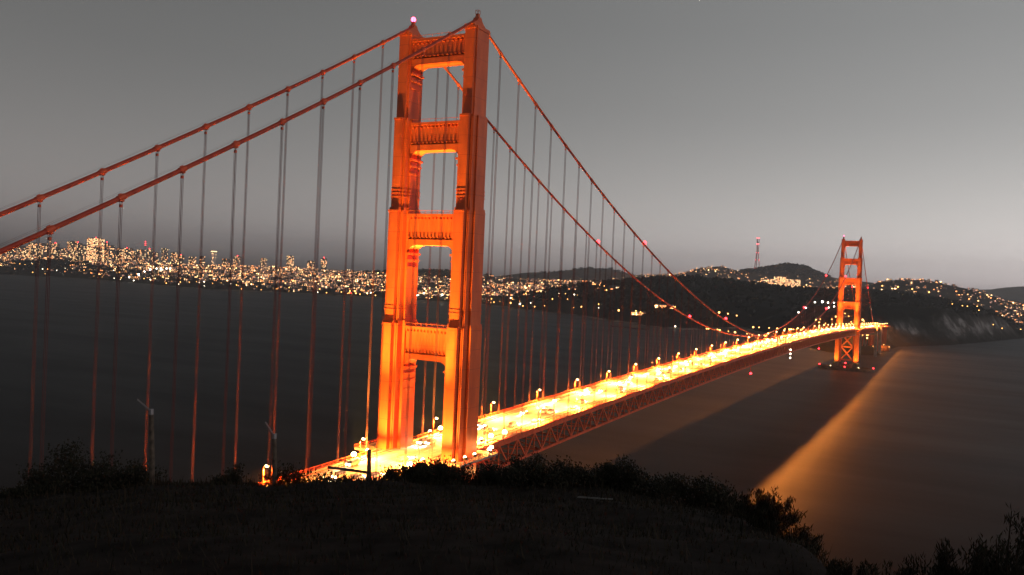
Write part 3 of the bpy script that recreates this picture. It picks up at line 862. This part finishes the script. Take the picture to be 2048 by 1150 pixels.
def facade(mb, x, y, z0, w, d, h, cell, prob, mats, rng, rot=0.0):
    """lit window panels on the two sides that face the strait"""
    cs, sn = math.cos(rot), math.sin(rot)
    def q(face, u, v, su, sv, mi):
        o = .25
        if face == 0: pts = [(-w/2-o, u-su), (-w/2-o, u+su)]
        else: pts = [(u-su, -d/2-o), (u+su, -d/2-o)]
        P = [(x+a*cs-b*sn, y+a*sn+b*cs) for a, b in pts]
        mb.add([(P[0][0], P[0][1], z0+v-sv), (P[1][0], P[1][1], z0+v-sv), (P[1][0], P[1][1], z0+v+sv), (P[0][0], P[0][1], z0+v+sv)], [(0, 1, 2, 3)], mi)
    for face, L in ((0, d), (1, w)):
        nu = max(1, int(L/cell)); nv = max(1, int(h/(cell*.8)))
        for i in range(nu):
            for j in range(nv):
                if rng.random() < prob:
                    q(face, -L/2+(i+.5)*L/nu, (j+.5)*h/nv, .36*L/nu, .30*h/nv, rng.choice(mats))
SKYL = [(3243,5640,165,40),(3520,5972,189,60),(3547,5896,221,51),(3443,5601,214,49),(3582,5682,220,50),(3602,5636,186,41),(3697,5718,181,38),(3772,5767,244,60),(3567,5402,229,40),(3565,5356,219,40),(3892,5719,206,51),(3793,5492,206,41),(3955,5619,246,26),(3710,5233,222,40),(3896,5427,202,37),(4019,5541,209,34),(3874,5280,208,49),(4159,5604,214,26),(4172,5560,192,34),(3879,5127,201,48),(3919,5091,207,28),(4145,5307,190,38),(4348,5450,227,35),(4186,5150,196,37),(4160,5042,175,37),(3875,4588,165,34),(3924,4545,172,30),(4040,4440,162,37),(4096,4387,183,52),(4225,4260,178,37),(4352,4128,205,37),(4450,4020,175,37),(4511,3951,198,30),(3288,5814,145,50)]
def high_rise(x, y, top, w, label, prob=.42, red=False, group="high-rises on the far skyline", cell=8.0):
    z = gz(x, y)-2; h = top-z
    t = empty("high_rise", (x, y, z)); tag(t, label, "building", group)
    d = w*rr.uniform(.7, 1.1); rot = rr.choice((0.0, -.35, -.15))
    b = MB(); b.box((0, 0, h/2), (d, w, h), rot); b.box((0, 0, h+1.5), (d*.5, w*.5, 4), rot); b.build("tower_block", TOWERWALL, t)
    f = MB(); facade(f, 0, 0, 0, d, w, h, cell, prob, (0, 1, 1, 0, 2, 3), rr, rot)
    if f.f: f.build("lit_windows", WINS, t)["kind"] = "stuff"
    if red: inst("red_lamp", MB().ball((0, 0, 0), 3.2).mesh("red_lamp", L_RED), t, (0, 0, h+6))
    return t
SKYL.sort(key=lambda s: -(s[1]+168.96)/(s[0]+255.2))
for i, (x, y, top, w) in enumerate(SKYL):
    high_rise(x, y, top, w, "%s lit high-rise from the left on the far city skyline" % ordinal(i), prob=.16+.2*rr.random(), red=(i % 4 == 1))
high_rise(3801, 5536, 274, 82, "broadest and brightest lit skyscraper on the skyline with a red beacon", prob=.72, red=True, group="landmarks on the skyline", cell=9)
# tapering pyramid tower
x, y = 3614, 5784; z = gz(x, y)-2
t = empty("pyramid_tower", (x, y, z)); tag(t, "slender dark pyramid tower with a lit spire on the skyline", "building")
H = 327-z; b = MB(); b.add([(-24, -24, 0), (24, -24, 0), (24, 24, 0), (-24, 24, 0), (-3, -3, H*.82), (3, -3, H*.82), (3, 3, H*.82), (-3, 3, H*.82)], [(0, 1, 5, 4), (1, 2, 6, 5), (2, 3, 7, 6), (3, 0, 4, 7), (4, 5, 6, 7)])
for s in (-1, 1): b.add([(s*7, -3, H*.45), (s*7, 3, H*.45), (s*16, 3, H*.3), (s*16, -3, H*.3), (s*6, -3, H*.66), (s*6, 3, H*.66)], [(0, 1, 5, 4), (2, 3, 4, 5), (0, 3, 2, 1)])
b.build("shaft", PALE, t)
f = MB()
for k in range(12):
    zz = H*(.05+.05*k); hw = 24-21*(zz/(H*.82))
    if rr.random() < .6: f.add([(-hw-.6, -hw*.7, zz), (-hw-.6, hw*.5, zz), (-hw-.6, hw*.5, zz+4), (-hw-.6, -hw*.7, zz+4)], [(0, 1, 2, 3)], rr.choice((0, 1, 3)))
f.build("lit_windows", WINS, t)
MB().tube((0, 0, H*.82), (0, 0, H), 3.0, .7, n=6).build("spire", PALE, t)
MB().box((0, 0, H*.86), (6.4, 6.4, 9)).build("spire_light", W_DIM, t)
# red lattice mast
x, y = 4011, 5254; z = gz(x, y)
t = empty("antenna_mast", (x, y, z)); tag(t, "thin mast with red lights above the skyline roofs", "mast")
MB().tube((0, 0, 0), (0, 0, 268-z), 2.5, 1.2, n=5).build("mast", DARKMETAL, t)
for zz in (266, 252, 240): inst("red_lamp", MB().ball((0, 0, 0), 3.0).mesh("red_lamp", L_RED), t, (0, 0, zz-z))
# flat topped round tower
x, y = 3980, 4495; z = gz(x, y)-2; H = 216-z
t = empty("round_tower", (x, y, z)); tag(t, "pale round tower with a brightly lit flat crown", "building")
MB().tube((0, 0, 0), (0, 0, H-12), 13, 13, n=16).build("shaft", PALE, t); MB().tube((0, 0, H-12), (0, 0, H-8), 15, 20, n=16).tube((0, 0, H-3), (0, 0, H), 20, 19, n=16).build("crown", PALE, t)
MB().tube((0, 0, H-8), (0, 0, H-3), 19.5, n=16).build("crown_lights", W_YEL, t)
f = MB(); facade(f, 0, 0, 8, 26, 18, H-24, 7, .45, (0, 3, 1), rr); f.build("lit_windows", WINS, t)

def px_of(x, y, z):     # which part of the view a point is in, for wording only
    d = Vector((x, y, z))-CAM; f = d.x*FW.x+d.y*FW.y; r_ = d.x*RT.x+d.y*RT.y
    return 1024+1681*r_/f if f > 0 else -1
def forest_zone(x, y):
    if x < 3750 and y < 1560 and (y > -900): return x > 2560 or y < 900
    if (x-7150)**2/500**2+(y-1150)**2/420**2 < 1: return True
    if (x-4760)**2/420**2+(y-3150)**2/380**2 < 1: return True
    if (x-7580)**2/600**2+(y-3100)**2/520**2 < 1: return True
    if (x-3060)**2/80**2+(y-5000)**2/260**2 < 1: return True
    return False
def land_ok(x, y, margin=45):
    return grid(_gd, x, y) > margin
def sample_city():
    while True:
        u = rr.random()
        if u < .42: x, y = rr.uniform(2750, 4300), rr.uniform(1650, 6600)
        elif u < .60: x, y = rr.uniform(2850, 3700), rr.uniform(2600, 6200)
        elif u < .68: x, y = rr.uniform(4300, 6900), rr.uniform(1700, 4300)
        elif u < .78: x, y = rr.uniform(5600, 6980), rr.uniform(300, 2200)
        elif u < .835: x, y = rr.uniform(3850, 5050), rr.uniform(-480, 520)
        elif u < .985: x, y = rr.uniform(3500, 5600), rr.uniform(900, 2400)
        else: x, y = rr.uniform(3300, 4800), rr.uniform(-700, -150)
        if land_ok(x, y) and not forest_zone(x, y): return x, y
# mid-rise buildings that can be picked out
mids = []
while len(mids) < 235:
    x, y = sample_city()
    if x < 5200: mids.append((x, y))
def area_words(px):
    if px < 110: return "below the pyramid tower"
    if px < 210: return "below the brightest skyscraper"
    if px < 300: return "below the thin red mast"
    if px < 430: return "below the round-crowned tower"
    if px < 600: return "midway from round-crowned tower to bridge"
    if px < 770: return "just left of the near tower"
    if px < 960: return "seen through the near tower's portal"
    if px < 1150: return "just right of the near tower"
    if px < 1500: return "on the hills between the towers"
    if px < 1700: return "left of the far tower"
    if px < 1880: return "on the hill right of the far tower"
    return "at the right edge above the headland"
for (x, y) in mids:
    z = gz(x, y)-1; w, d, h = rr.uniform(16, 34), rr.uniform(14, 26), rr.uniform(10, 26)
    t = empty("city_block", (x, y, z)); px = px_of(x, y, z)
    pale = rr.random() >= .75; dd = math.hypot(x-CAM.x, y-CAM.y)
    look = ("tall" if h > 20 else "broad" if d > 20 else "low" if h < 14 else "narrow") + (" pale" if pale else " dark")
    tag(t, "%s lit building in the %s city, %s" % (look, "near-shore" if dd < 4300 else "mid-slope" if dd < 5300 else "upper" if dd < 6200 else "farthest", area_words(px)), "building", "far city buildings " + area_words(px))
    MB().box((0, 0, h/2), (w, d, h)).build("walls", PALE if pale else HOUSE, t)
    f = MB(); facade(f, 0, 0, 0, w, d, h, 7.5, .34, (0, 1, 2, 3, 3, 0, 4), rr)
    if not f.f: facade(f, 0, 0, 0, w, d, h, 9, 1.0, (0, 3), rr)
    f.build("lit_windows", WINS, t)
# the rest of the houses, beyond counting
hb = MB(); lb = MB()
for _ in range(10500):
    x, y = sample_city(); z = gz(x, y)-1; w, d, h = rr.uniform(9, 16), rr.uniform(9, 16), rr.uniform(7, 13)
    if rr.random() < .62: hb.box((x, y, z+h/2), (w, d, h), rr.choice((0, .1, -.2)), bottom=False)
    u = rr.random(); far = 1.0 if x < 5200 else 1.15
    s = rr.choice((.8, 1.0, 1.3, 1.6, 2.1, 3.2))*far; zz = z+h*rr.uniform(.45, 1.1); mi = rr.choice((0, 0, 1, 2, 2, 2, 3, 3, 3, 3, 4))
    lb.add([(x-w/2-.8, y-s, zz-s*.7), (x-w/2-.8, y+s, zz-s*.7), (x-w/2-.8, y+s, zz+s*.7), (x-w/2-.8, y-s, zz+s*.7)], [(0, 1, 2, 3)], mi)
    if u < .3:
        lb.add([(x-s, y-d/2-.8, zz-s*.7), (x+s, y-d/2-.8, zz-s*.7), (x+s, y-d/2-.8, zz+s*.7), (x-s, y-d/2-.8, zz+s*.7)], [(0, 1, 2, 3)], mi)
hs_ = hb.build("city_houses", HOUSE); tag(hs_, "mass of small houses covering the far hills", "houses", kind="stuff")
ls_ = lb.build("city_lights", WINS); tag(ls_, "mass of warm window and street lights across the far city", "lights", kind="stuff")

# single lamps on masts: the waterfront, the floodlit ground, the toll plaza, the headland
def mast_mesh(h): return MB().tube((0, 0, 0), (0, 0, h), .35, .2, n=5).box((0, 0, h+.2), (1.6, 1.6, .4)).mesh("mast", DARKMETAL)
MASTS = {}
def lamp(name, x, y, ztop, rad, lens, label, group, cat="street lamp", hmin=7):
    g = max(0.5, gz(x, y)); h = max(hmin, min(ztop-g, 40)) if ztop else hmin
    k = round(h); 
    if k not in MASTS: MASTS[k] = mast_mesh(k)
    t = empty(name, (x, y, g)); tag(t, label, cat, group); inst("mast", MASTS[k], t)
    key = (lens.name, round(rad, 1))
    if key not in MASTS: MASTS[key] = MB().ball((0, 0, 0), rad, seg=8, rings=5).mesh("lens", lens)
    inst("lens", MASTS[key], t, (0, 0, k-rad*.6)); return t
L_SHORE = glow("shore_lamp", (1.0, 0.42, 0.10), 9); L_COOL = glow("cool_lamp", (1.0, 0.92, 0.74), 26)
k = 0
for i in range(2, 11):
    (x0, y0), (x1, y1) = SHORE[i], SHORE[i+1]; n = int(math.hypot(x1-x0, y1-y0)/42)
    for q in range(n):
        f_ = (q+rr.random()*.8)/n; x, y = x0+(x1-x0)*f_+rr.uniform(18, 95), y0+(y1-y0)*f_
        lamp("waterfront_lamp", x, y, 0, rr.choice((1.2, 1.6, 2.2)), L_SHORE if rr.random() < .8 else L_WHITE, "%s lamp from the left in the row along the far waterfront" % ordinal(k), "far waterfront lamps", hmin=8); k += 1
for i, (x, y, z) in enumerate([(2880, 3940, 72), (2912, 3905, 79), (2935, 3885, 67), (2958, 3868, 65), (2985, 3848, 69), (3003, 3835, 86), (3027, 3818, 64), (3041, 3805, 69)]):
    lamp("stadium_light", x, y, 32, 4.2 if i in (1, 3, 5) else 3.2, L_COOL, "%s from the left in the brightest white cluster of the far city" % ordinal(i), "brightest cluster of the far city", "floodlight", hmin=25)
for (x, y, z), lab in zip([(2960, 2050, 20), (2990, 1930, 20)], ("left of two white lamps seen through the near portal", "right of two white lamps seen through the near portal")):
    lamp("white_quay_lamp", x, y, 0, 3.6, L_COOL, lab, "white lamps behind the near tower", hmin=12)
for i, (x, y) in enumerate([(2930, 2380), (2935, 2415), (2960, 2440)]):
    lamp("red_sign_lamp", x, y, 0, 3.0, L_RED if i == 1 else L_SHORE, "%s lamp of the reddish cluster on the far shore" % ordinal(i), "reddish cluster on the far shore", hmin=12)
for i, (x, y, z) in enumerate([(2064,210,97),(2067,193,92),(2070,171,101),(2073,153,104),(2074,139,102),(2076,125,103),(2076,124,93),(2075,137,90)]):
    lamp("plaza_lamp", x, y, z, 2.5 if i in (3,) else 1.6, L_COOL, "%s white lamp from the left on the plaza above the bridge end" % ordinal(i), "white plaza lamps", hmin=9)
for i, (x, y, z) in enumerate([(1750,259,78),(1752,246,81),(1757,224,87),(1760,206,78),(1763,189,72),(1766,171,77),(1769,155,82),(1771,144,81),(1773,129,80),(1775,116,77),(1777,103,80),(1778,90,78),(1779,82,76),(1782,63,85),(1783,55,78),(1765,180,69)]):
    lamp("approach_lamp", x, y, z, 1.3 if i % 3 else 1.9, L_SHORE, "%s orange lamp in the cluster left of the far tower's foot" % ordinal(i), "orange approach lamps by the far tower", hmin=9)
for i, (x, y, z) in enumerate([(2159,797,65),(2199,690,60),(2218,631,58),(2211,654,43),(2178,746,41),(2184,732,39),(2192,710,37),(2257,500,50),(2264,474,48),(2271,448,51)]):
    x += 120; lamp("park_lamp", x, y, z, 3.0 if i in (0, 7) else 2.0, L_SHORE, "%s lamp on the dark wooded shore between the towers" % ordinal(i), "lamps on the wooded shore", hmin=9)
for i, (x, y, z) in enumerate([(2745,-143,108),(2745,-171,104),(2745,-185,103),(2744,-217,92),(2744,-258,88),(2743,-282,80),(2740,-331,74),(2744,-212,118)]):
    lamp("headland_lamp", x, y, z, 1.3, L_SHORE, "%s lamp along the headland road right of the far tower" % ordinal(i), "headland road lamps", hmin=9)
for i in range(26):       # the plaza lanes behind the far tower's foot
    x, y = 1790+rr.uniform(0, 260), 18+rr.random()**1.5*190
    lamp("plaza_lane_lamp", x, y, 0, rr.choice((1.4, 1.9, 2.5)), L_SHORE, "small orange lamp on the plaza lanes behind the far tower's foot", "lamps of the plaza lanes", hmin=9)
yy = sorted([rr.uniform(880, 2450) for _ in range(46)], reverse=True)
for i, y in enumerate(yy):
    x = float(np.interp(y, [880, 1041, 1236, 1683, 2013, 2413, 2749], [2352, 2533, 2691, 2916, 2895, 2892, 2812]))+rr.uniform(30, 170)
    lamp("promenade_lamp", x, y, 0, rr.choice((1.5, 2.2, 3.4)), L_SHORE if rr.random() < .8 else L_WHITE, "%s lamp from the left in the warm cluster along the promenade behind the near tower" % ordinal(i), "promenade lamps", hmin=9)
for i in range(14):
    y = 950+i*112+rr.uniform(-20, 20); x = float(np.interp(y, [880, 1041, 1236, 1683, 2013, 2413, 2749], [2352, 2533, 2691, 2916, 2895, 2892, 2812]))+rr.uniform(110, 190)
    z = gz(x, y)-.5; w, d, h = rr.uniform(14, 20), rr.uniform(30, 55), rr.uniform(8, 12)
    t = empty("waterfront_hall", (x, y, z)); tag(t, "%s low lit hall from the right on the shore behind the near tower" % ordinal(i), "building", "low halls on the far shore")
    MB().box((0, 0, h/2), (w, d, h)).add([(-w/2-.5, -d/2-.5, h), (w/2+.5, -d/2-.5, h), (w/2+.5, d/2+.5, h), (-w/2-.5, d/2+.5, h), (0, -d/2, h+4), (0, d/2, h+4)], [(0, 1, 4), (1, 2, 5, 4), (2, 3, 5), (3, 0, 4, 5)]).build("hall", HOUSE, t)
    f = MB(); facade(f, 0, 0, 0, w, d, h, 6, .5, (0, 1, 2, 2, 3), rr); f.build("lit_windows", WINS, t)
for i, (x, y) in enumerate([(2318, 738), (2345, 668)]):
    z = gz(x, y)-.5; t = empty("glowing_hall", (x, y, z)); tag(t, "%s of two long orange-lit halls on the wooded shore between the towers" % ("left", "right")[i], "building", "orange-lit halls")
    MB().box((0, 0, 5), (16, 58, 10)).add([(-8.5, -29.5, 10), (8.5, -29.5, 10), (8.5, 29.5, 10), (-8.5, 29.5, 10), (0, -29, 14), (0, 29, 14)], [(0, 1, 4), (1, 2, 5, 4), (2, 3, 5), (3, 0, 4, 5)]).build("hall", HOUSE, t)
    f = MB(); facade(f, 0, 0, 0, 16, 58, 10, 5, .8, (0, 2, 2, 2, 4), rr); f.build("lit_windows", WINS, t)
for i in range(20):
    f_ = i/19; x, y = 2120-330*f_+rr.uniform(-18, 18), 470-370*f_+rr.uniform(-15, 15)
    lamp("shore_road_lamp", x, y, 0, rr.choice((1.3, 1.7, 2.3)), L_SHORE, "%s lamp from the left on the wooded road climbing to the far bridge end" % ordinal(i), "lamps on the wooded shore road", hmin=10)
for i, (x, y) in enumerate([(4650, 210), (4600, 130), (4560, 60), (4520, -20), (4450, -110), (4380, -200), (4300, -300), (4150, -330), (4050, -290), (3950, -360)]):
    lamp("hillside_lamp", x, y, 0, 3.4 if i < 6 else 4.6, L_SHORE, "%s large warm light from the left on the hill right of the far tower" % ordinal(i), "large lights on the right-hand hill", hmin=14)
lamp("headland_floodlight", 3743, -283, 147, 3.2, L_COOL, "brightest lamp at the far right above the headland", None, "floodlight", hmin=14)
lamp("wharf_lamp", 2120, 560, 0, 1.8, L_WHITE, "single lamp at the end of the low wharf", None, hmin=8)
w = MB(); w.box((2005, 660, 1.6), (26, 120, 1.4), -.3)
for k in range(8): w.box((2000+k*1.5, 612+k*13, 0), (1.2, 1.2, 4))
tag(w.build("wharf", BARK), "low dark wharf reaching into the bay behind the bridge", "wharf")
# floodlit hospital-like blocks on the slope
for i, (x, y, z) in enumerate([(5920, 1075, 176), (5939, 982, 202), (5957, 881, 186), (5930, 1030, 182), (5950, 930, 186)]):
    high_rise(x, y, z+8, 60, "%s brightly lit slab below the wooded summit" % ordinal(i), prob=.75, group="lit slabs below the summit", cell=9)

# three legged transmission tower on the summit
x, y = 7082, 1392; z = gz(x, y)-1; H = 552-z
t = empty("transmission_tower", (x, y, z)); tag(t, "tall three-legged red and white broadcast tower on the far summit", "tower")
REDW = mat("mast_red", (0.45, 0.06, 0.05), .6, .3)
def leg_at(k, u): 
    a = 2*math.pi*k/3+.4; r_ = 24-17*min(u/.62, 1.0)+(4.5*max(0, (u-.62)/.38)); return (r_*math.cos(a), r_*math.sin(a), H*u)
for k in range(3):
    b = MB()
    for j in range(10): b.tube(leg_at(k, j/10), leg_at(k, (j+1)/10), 3.0 if j < 6 else 2.4, n=5)
    b.build("leg", REDW, t)
for u in (.05, .3, .52, .66, .85):
    b = MB()
    for k in range(3): b.bar(leg_at(k, u), leg_at((k+1) % 3, u), 3.2, 5.0)
    b.build("platform", REDW, t)
me = MB().ball((0, 0, 0), 3.4).mesh("red_lamp", glow("tower_red", (1, .10, .12), 10))
for u in (.03, .3, .52, .8, .98):
    for k in range(3): p = leg_at(k, u); inst("red_lamp", me, t, p)

# old fort by the water below the south approach
t = empty("waterside_fort", (1842, -14, 2.5)); tag(t, "low brick fort glowing orange at the water's edge below the bridge end", "fort")
MB().box((0, 0, 5), (36, 30, 11)).box((0, 0, 10.8), (37, 31, .8)).build("wall", BRICKW, t)
for k in range(5): MB().box((-18.1, -11+k*5.4, 4.5), (.5, 2.2, 3.4)).build("arched_opening", DARKMETAL, t)
for i, (x, y, z, r_) in enumerate([(1816, 3, 7.6, 1.3), (1818, -9, 12, .8), (1820, -18, 16, .8), (1822, -29, 13, .8)]):
    l = lamp("fort_lamp", x, y, z, r_, L_SHORE, "%s lamp from the left beside the waterside fort" % ordinal(i), "lamps at the waterside fort", hmin=5)
    if i in (0, 2):
        d = bpy.data.lights.new("lamp_light", 'POINT'); d.energy = 9000/EX; d.color = SODIUM; d.shadow_soft_size = .8
        o = bpy.data.objects.new("lamp_light", d); col.objects.link(o); o.parent = l; o.location = (-2.5, 0, 10)

# wooded hills: the far-off wood reads as one mass
fo = MB(); n = 0
ICO = []
def tree_blob(x, y, z, w, h, rng):
    k = 6; vs = [(x, y, z-1)]; 
    for (zz, r_) in ((.25, .85), (.55, 1.0), (.82, .6)):
        for a in range(k):
            t_ = 2*math.pi*(a+rng.random()*.5)/k; q = w*.5*r_*rng.uniform(.7, 1.2); vs.append((x+q*math.cos(t_), y+q*math.sin(t_), z+h*zz*rng.uniform(.9, 1.1)))
    vs.append((x+rng.uniform(-1, 1), y+rng.uniform(-1, 1), z+h)); top = len(vs)-1; fs = []
    for a in range(k):
        b = (a+1) % k; fs.append((0, 1+b, 1+a))
        for L_ in (0, 1): fs.append((1+L_*k+a, 1+L_*k+b, 1+(L_+1)*k+b, 1+(L_+1)*k+a))
        fs.append((1+2*k+a, 1+2*k+b, top))
    fo.add(vs, fs)
tries = 0
while n < 4600 and tries < 40000:
    tries += 1
    u = rr.random()
    if u < .78: x, y = rr.uniform(2150, 3700), rr.uniform(-330, 1560)
    elif u < .88: x, y = rr.uniform(6700, 7300), rr.uniform(800, 1500)
    elif u < .94: x, y = rr.uniform(4400, 5000), rr.uniform(2800, 3520)
    elif u < .97: x, y = rr.uniform(7000, 8000), rr.uniform(2600, 3600)
    else: x, y = rr.uniform(2930, 3170), rr.uniform(4600, 5100)
    if not land_ok(x, y, 60): continue
    if x < 2600 and y < 420: 
        if y < 130 or rr.random() < .8: continue
    big = 1.0 if x < 4000 else 1.3
    tree_blob(x, y, gz(x, y), rr.uniform(11, 22)*big, rr.uniform(9, 20), rr); n += 1
tag(fo.build("wooded_hills", FOREST), "dark woods covering the hills behind the bridge", "woods", kind="stuff")

# ------------------------------------------------------------------ foreground shrubs, posts, litter
SHRUB = [(12.56,20.4,.25,.9),(13.31,20.39,.6,1.05),(14.12,20.39,1.2,2.0),(15.12,19.71,.72,1.9),(14.36,19.58,.35,.9),(16.46,17.55,.22,.6),(16.68,17.26,.72,.5),(17.84,16.73,.85,.9),(17.91,16.03,.45,.9),(17.94,14.98,.3,1.0),(19.69,15.68,.2,.8),(20.01,14.14,.42,.9),(20.41,13.9,.62,.95),(19.95,12.74,.76,1.1),(21.96,12.93,.78,1.1),(22.14,12.0,.74,1.3),(21.07,10.46,.78,1.3),(21.86,9.9,.72,1.3),(23.12,9.17,.72,1.4),(23.36,8.49,.82,1.0),(23.59,7.64,.76,1.4),(22.01,6.02,.70,1.4),(22.49,5.47,.64,1.2),(20.11,4.19,.76,1.15),(18.05,3.34,.62,1.0),(17.06,2.76,.42,1.0),(15.9,2.22,.40,.95),(14.25,1.67,.30,.9),(11.85,1.02,.42,.75),(10.74,.55,.60,.7),(9.3,.16,.82,.65),(9.33,-.14,.94,.65),(9.7,-.38,1.06,.65),(9.25,-.56,1.31,.7)]
SLAB = ["low flat shrub at the extreme left edge of the hillside", "shrub at the left foot of the tall round bush", "tallest round bush on the left of the hillside", "wide bush just left of the first leaning post", "low shrub between the two big left bushes", "tiny shrub in front of the second post", "upright shrub on a thin stem left of the second post", "sparse bush around the second leaning post", "thin shrub right of the second leaning post", "low shrub in front of the lit roadway", "smallest shrub left of the post with the rail",
 "left shrub below the near tower's far leg", "shrub right below the near tower's portal", "round shrub under the near tower's portal", "dark shrub under the near tower's near leg", "shrub left of the lone low light", "shrub below the lone low light", "shrub under the truss's nearest end", "broad shrub left of the pale stick", "small shrub above the pale stick", "broad shrub right of the pale stick", "broad dark bush at the middle of the right slope", "shrub left of the orange water glow", "spiky shrub against the orange water glow", "second spiky shrub down the right slope", "third spiky shrub down the right slope", "fourth spiky shrub down the right slope", "fifth spiky shrub down the right slope", "lowest shrub at the bottom of the slope", "low spiky tuft at the bottom edge, leftmost of its row", "spiky tuft second in the bottom right row", "spiky tuft third in the bottom right row", "spiky tuft fourth in the bottom right row", "tall spiky bush in the bottom right corner"]
rs = random.Random(21)
def shrub(i, dx, dy, h, w, label):
    g = hill_z(dx, dy)-.04; dist_ = math.hypot(dx, dy)
    t = empty("shrub", (CAM.x+dx, CAM.y+dy, CAM.z+g)); tag(t, label, "shrub", "shrubs on the foreground hillside")
    if i >= 19: h += .16
    if 11 <= i <= 27: h *= 1.15; w *= 1.25
    if i == 2: h *= 1.12; w *= 1.1
    spiky = i >= 22; st = MB(); lf = MB()
    nst = 14 if not spiky else 34
    tips = []
    for k in range(nst):
        a = rs.uniform(0, 6.28); rr_ = math.sqrt(rs.random())*w*.55; hh = h*rs.uniform(.55, 1.0)*(1-.45*(rr_/(w*.55))**2)
        p0 = Vector((rr_*.25*math.cos(a), rr_*.25*math.sin(a), 0)); p1 = Vector((rr_*math.cos(a), rr_*math.sin(a), hh))
        mid = (p0+p1)/2 + Vector((rs.uniform(-.06, .06), rs.uniform(-.06, .06), .05*h))
        st.tube(p0, mid, .013, .009, n=4, caps=False); st.tube(mid, p1, .009, .004, n=4, caps=False)
        tips.append((p0, mid, p1))
    st.build("stems", BARK, t)
    s0 = .028*dist_/20+.014
    nl = int(900 + 2300*min(1.2, w*h)); nl = int(nl*(.30 if 6 <= i <= 10 else 1.0)); nl = int(nl*(1.0 if dist_ > 15 else 1.3))
    for _ in range(nl):
        p0, mid, p1 = rs.choice(tips); u = rs.random()**.7
        c = (p0*(1-u)*(1-u) + mid*2*u*(1-u) + p1*u*u)
        sp = (.16 if not spiky else .055)*(.6+.6*w)*rs.random()**.5
        a = rs.uniform(0, 6.28); b = rs.uniform(-1, 1)
        c = c + Vector((math.cos(a)*sp, math.sin(a)*sp, b*sp*.8))
        if c.z < 0: c.z = abs(c.z)*.5
        s = s0*rs.uniform(.6, 1.5)
        if spiky: d = Vector((rs.uniform(-.5, .5), rs.uniform(-.5, .5), rs.uniform(.4, 1))).normalized()*s*2.4; e = Vector((rs.uniform(-1, 1), rs.uniform(-1, 1), 0)).normalized()*s*.35
        else: d = Vector((rs.gauss(0, 1), rs.gauss(0, 1), rs.gauss(0, 1))).normalized()*s*1.3; e = d.orthogonal().normalized()*s*.7
        lf.add([c-e, c+d*.5-e*.4, c+d, c+d*.5+e], [(0, 1, 2, 3)], rs.choice((0, 0, 1, 1, 2)))
    lf.build("foliage", LEAF, t)
for i, ((dx, dy, h, w), lab) in enumerate(zip(SHRUB, SLAB)): shrub(i, dx, dy, h, w, lab)
# low growth filling the slope between the shrubs
gb = MB()
for _ in range(26000):
    d = 4+22*math.sqrt(rs.random()); a = R(28.165)+R(rs.uniform(-36, 36)); dx, dy = d*math.cos(a), d*math.sin(a)
    g = hill_z(dx, dy)
    hgt = rs.uniform(.03, .12)*(2.6 if rs.random() < .14 else 1.0)
    q = Vector((rs.uniform(-1, 1), rs.uniform(-1, 1), 0))*hgt*.6; e = Vector((-q.y, q.x, 0)).normalized()*.008*d/10
    p = Vector((dx, dy, g))
    gb.add([p-e, p+e, p+q+Vector((0, 0, hgt))], [(0, 1, 2)], rs.choice((0, 1, 2, 2)))
tag(gb.build("dry_grass", LEAF, loc=CAM), "short dry grass over the dark hillside", "grass", kind="stuff")

def fence_post(base, top, arm, label, rail=None):
    p = Vector(base); t = empty("fence_post", CAM+p); tag(t, label, "post", "old fence posts on the hillside")
    b = MB(); d = Vector(top)-p; b.tube((0, 0, -.3), d*.5, .068, .064, n=8).tube(d*.5, d, .064, .058, n=8).build("post", WOOD, t)
    if arm:
        a = Vector(arm)-p; MB().bar(d-Vector((0, 0, .02)), a, .03, .035).tube(d-Vector((0, 0, .1)), d+Vector((0, 0, .04)), .065, n=8).build("angled_arm", GALV, t)
    if rail:
        a = Vector(rail)-p; MB().bar((0, 0, .22), a, .045, .07).build("rail", WOOD, t)
fence_post((15.15, 18.62, hill_z(15.15, 18.62)), (15.02, 18.62, -3.97), (14.80, 18.90, -3.68), "first leaning post at the left with a bent metal arm")
fence_post((17.44, 16.49, hill_z(17.44, 16.49)), (17.38, 16.53, -4.69), (17.20, 16.70, -4.33), "second leaning post with a thin bent arm")
fence_post((19.1, 14.54, hill_z(19.1, 14.54)), (19.08, 14.56, -5.10), None, "short post with a sloping rail in front of the lit roadway", (18.37, 15.44, -5.60))
sx, sy_ = 18.1, 7.7; z = hill_z(sx, sy_)
st = MB().tube((sx, sy_, z+.10), (sx+.12, sy_-.82, hill_z(sx+.12, sy_-.82)+.06), .022, n=6).build("pale_stick", mat("bleached_wood", (0.13, 0.13, 0.125), .8, .1), None, loc=CAM)
tag(st, "pale stick lying on the dark slope", "stick")

for o in bpy.data.objects:          # windows of far blocks, a pixel or less each
    if o.name.startswith("lit_windows"): o["kind"] = "stuff"

# ------------------------------------------------------------------ evening haze
hz = bpy.data.materials.new("haze_air"); hz.use_nodes = True
nt = hz.node_tree; nt.nodes.remove(nt.nodes['Principled BSDF'])
pv = nt.nodes.new('ShaderNodeVolumePrincipled'); pv.inputs['Density'].default_value = 0.00005
pv.inputs['Color'].default_value = (0.96, 0.95, 0.97, 1); pv.inputs['Anisotropy'].default_value = 0.6
nt.links.new(pv.outputs[0], nt.nodes['Material Output'].inputs['Volume'])
USE_HAZE = True
if USE_HAZE:
    h = MB().box((5500, 3500, 275), (14500, 14200, 602)).build("haze", hz)
    tag(h, kind="stuff")
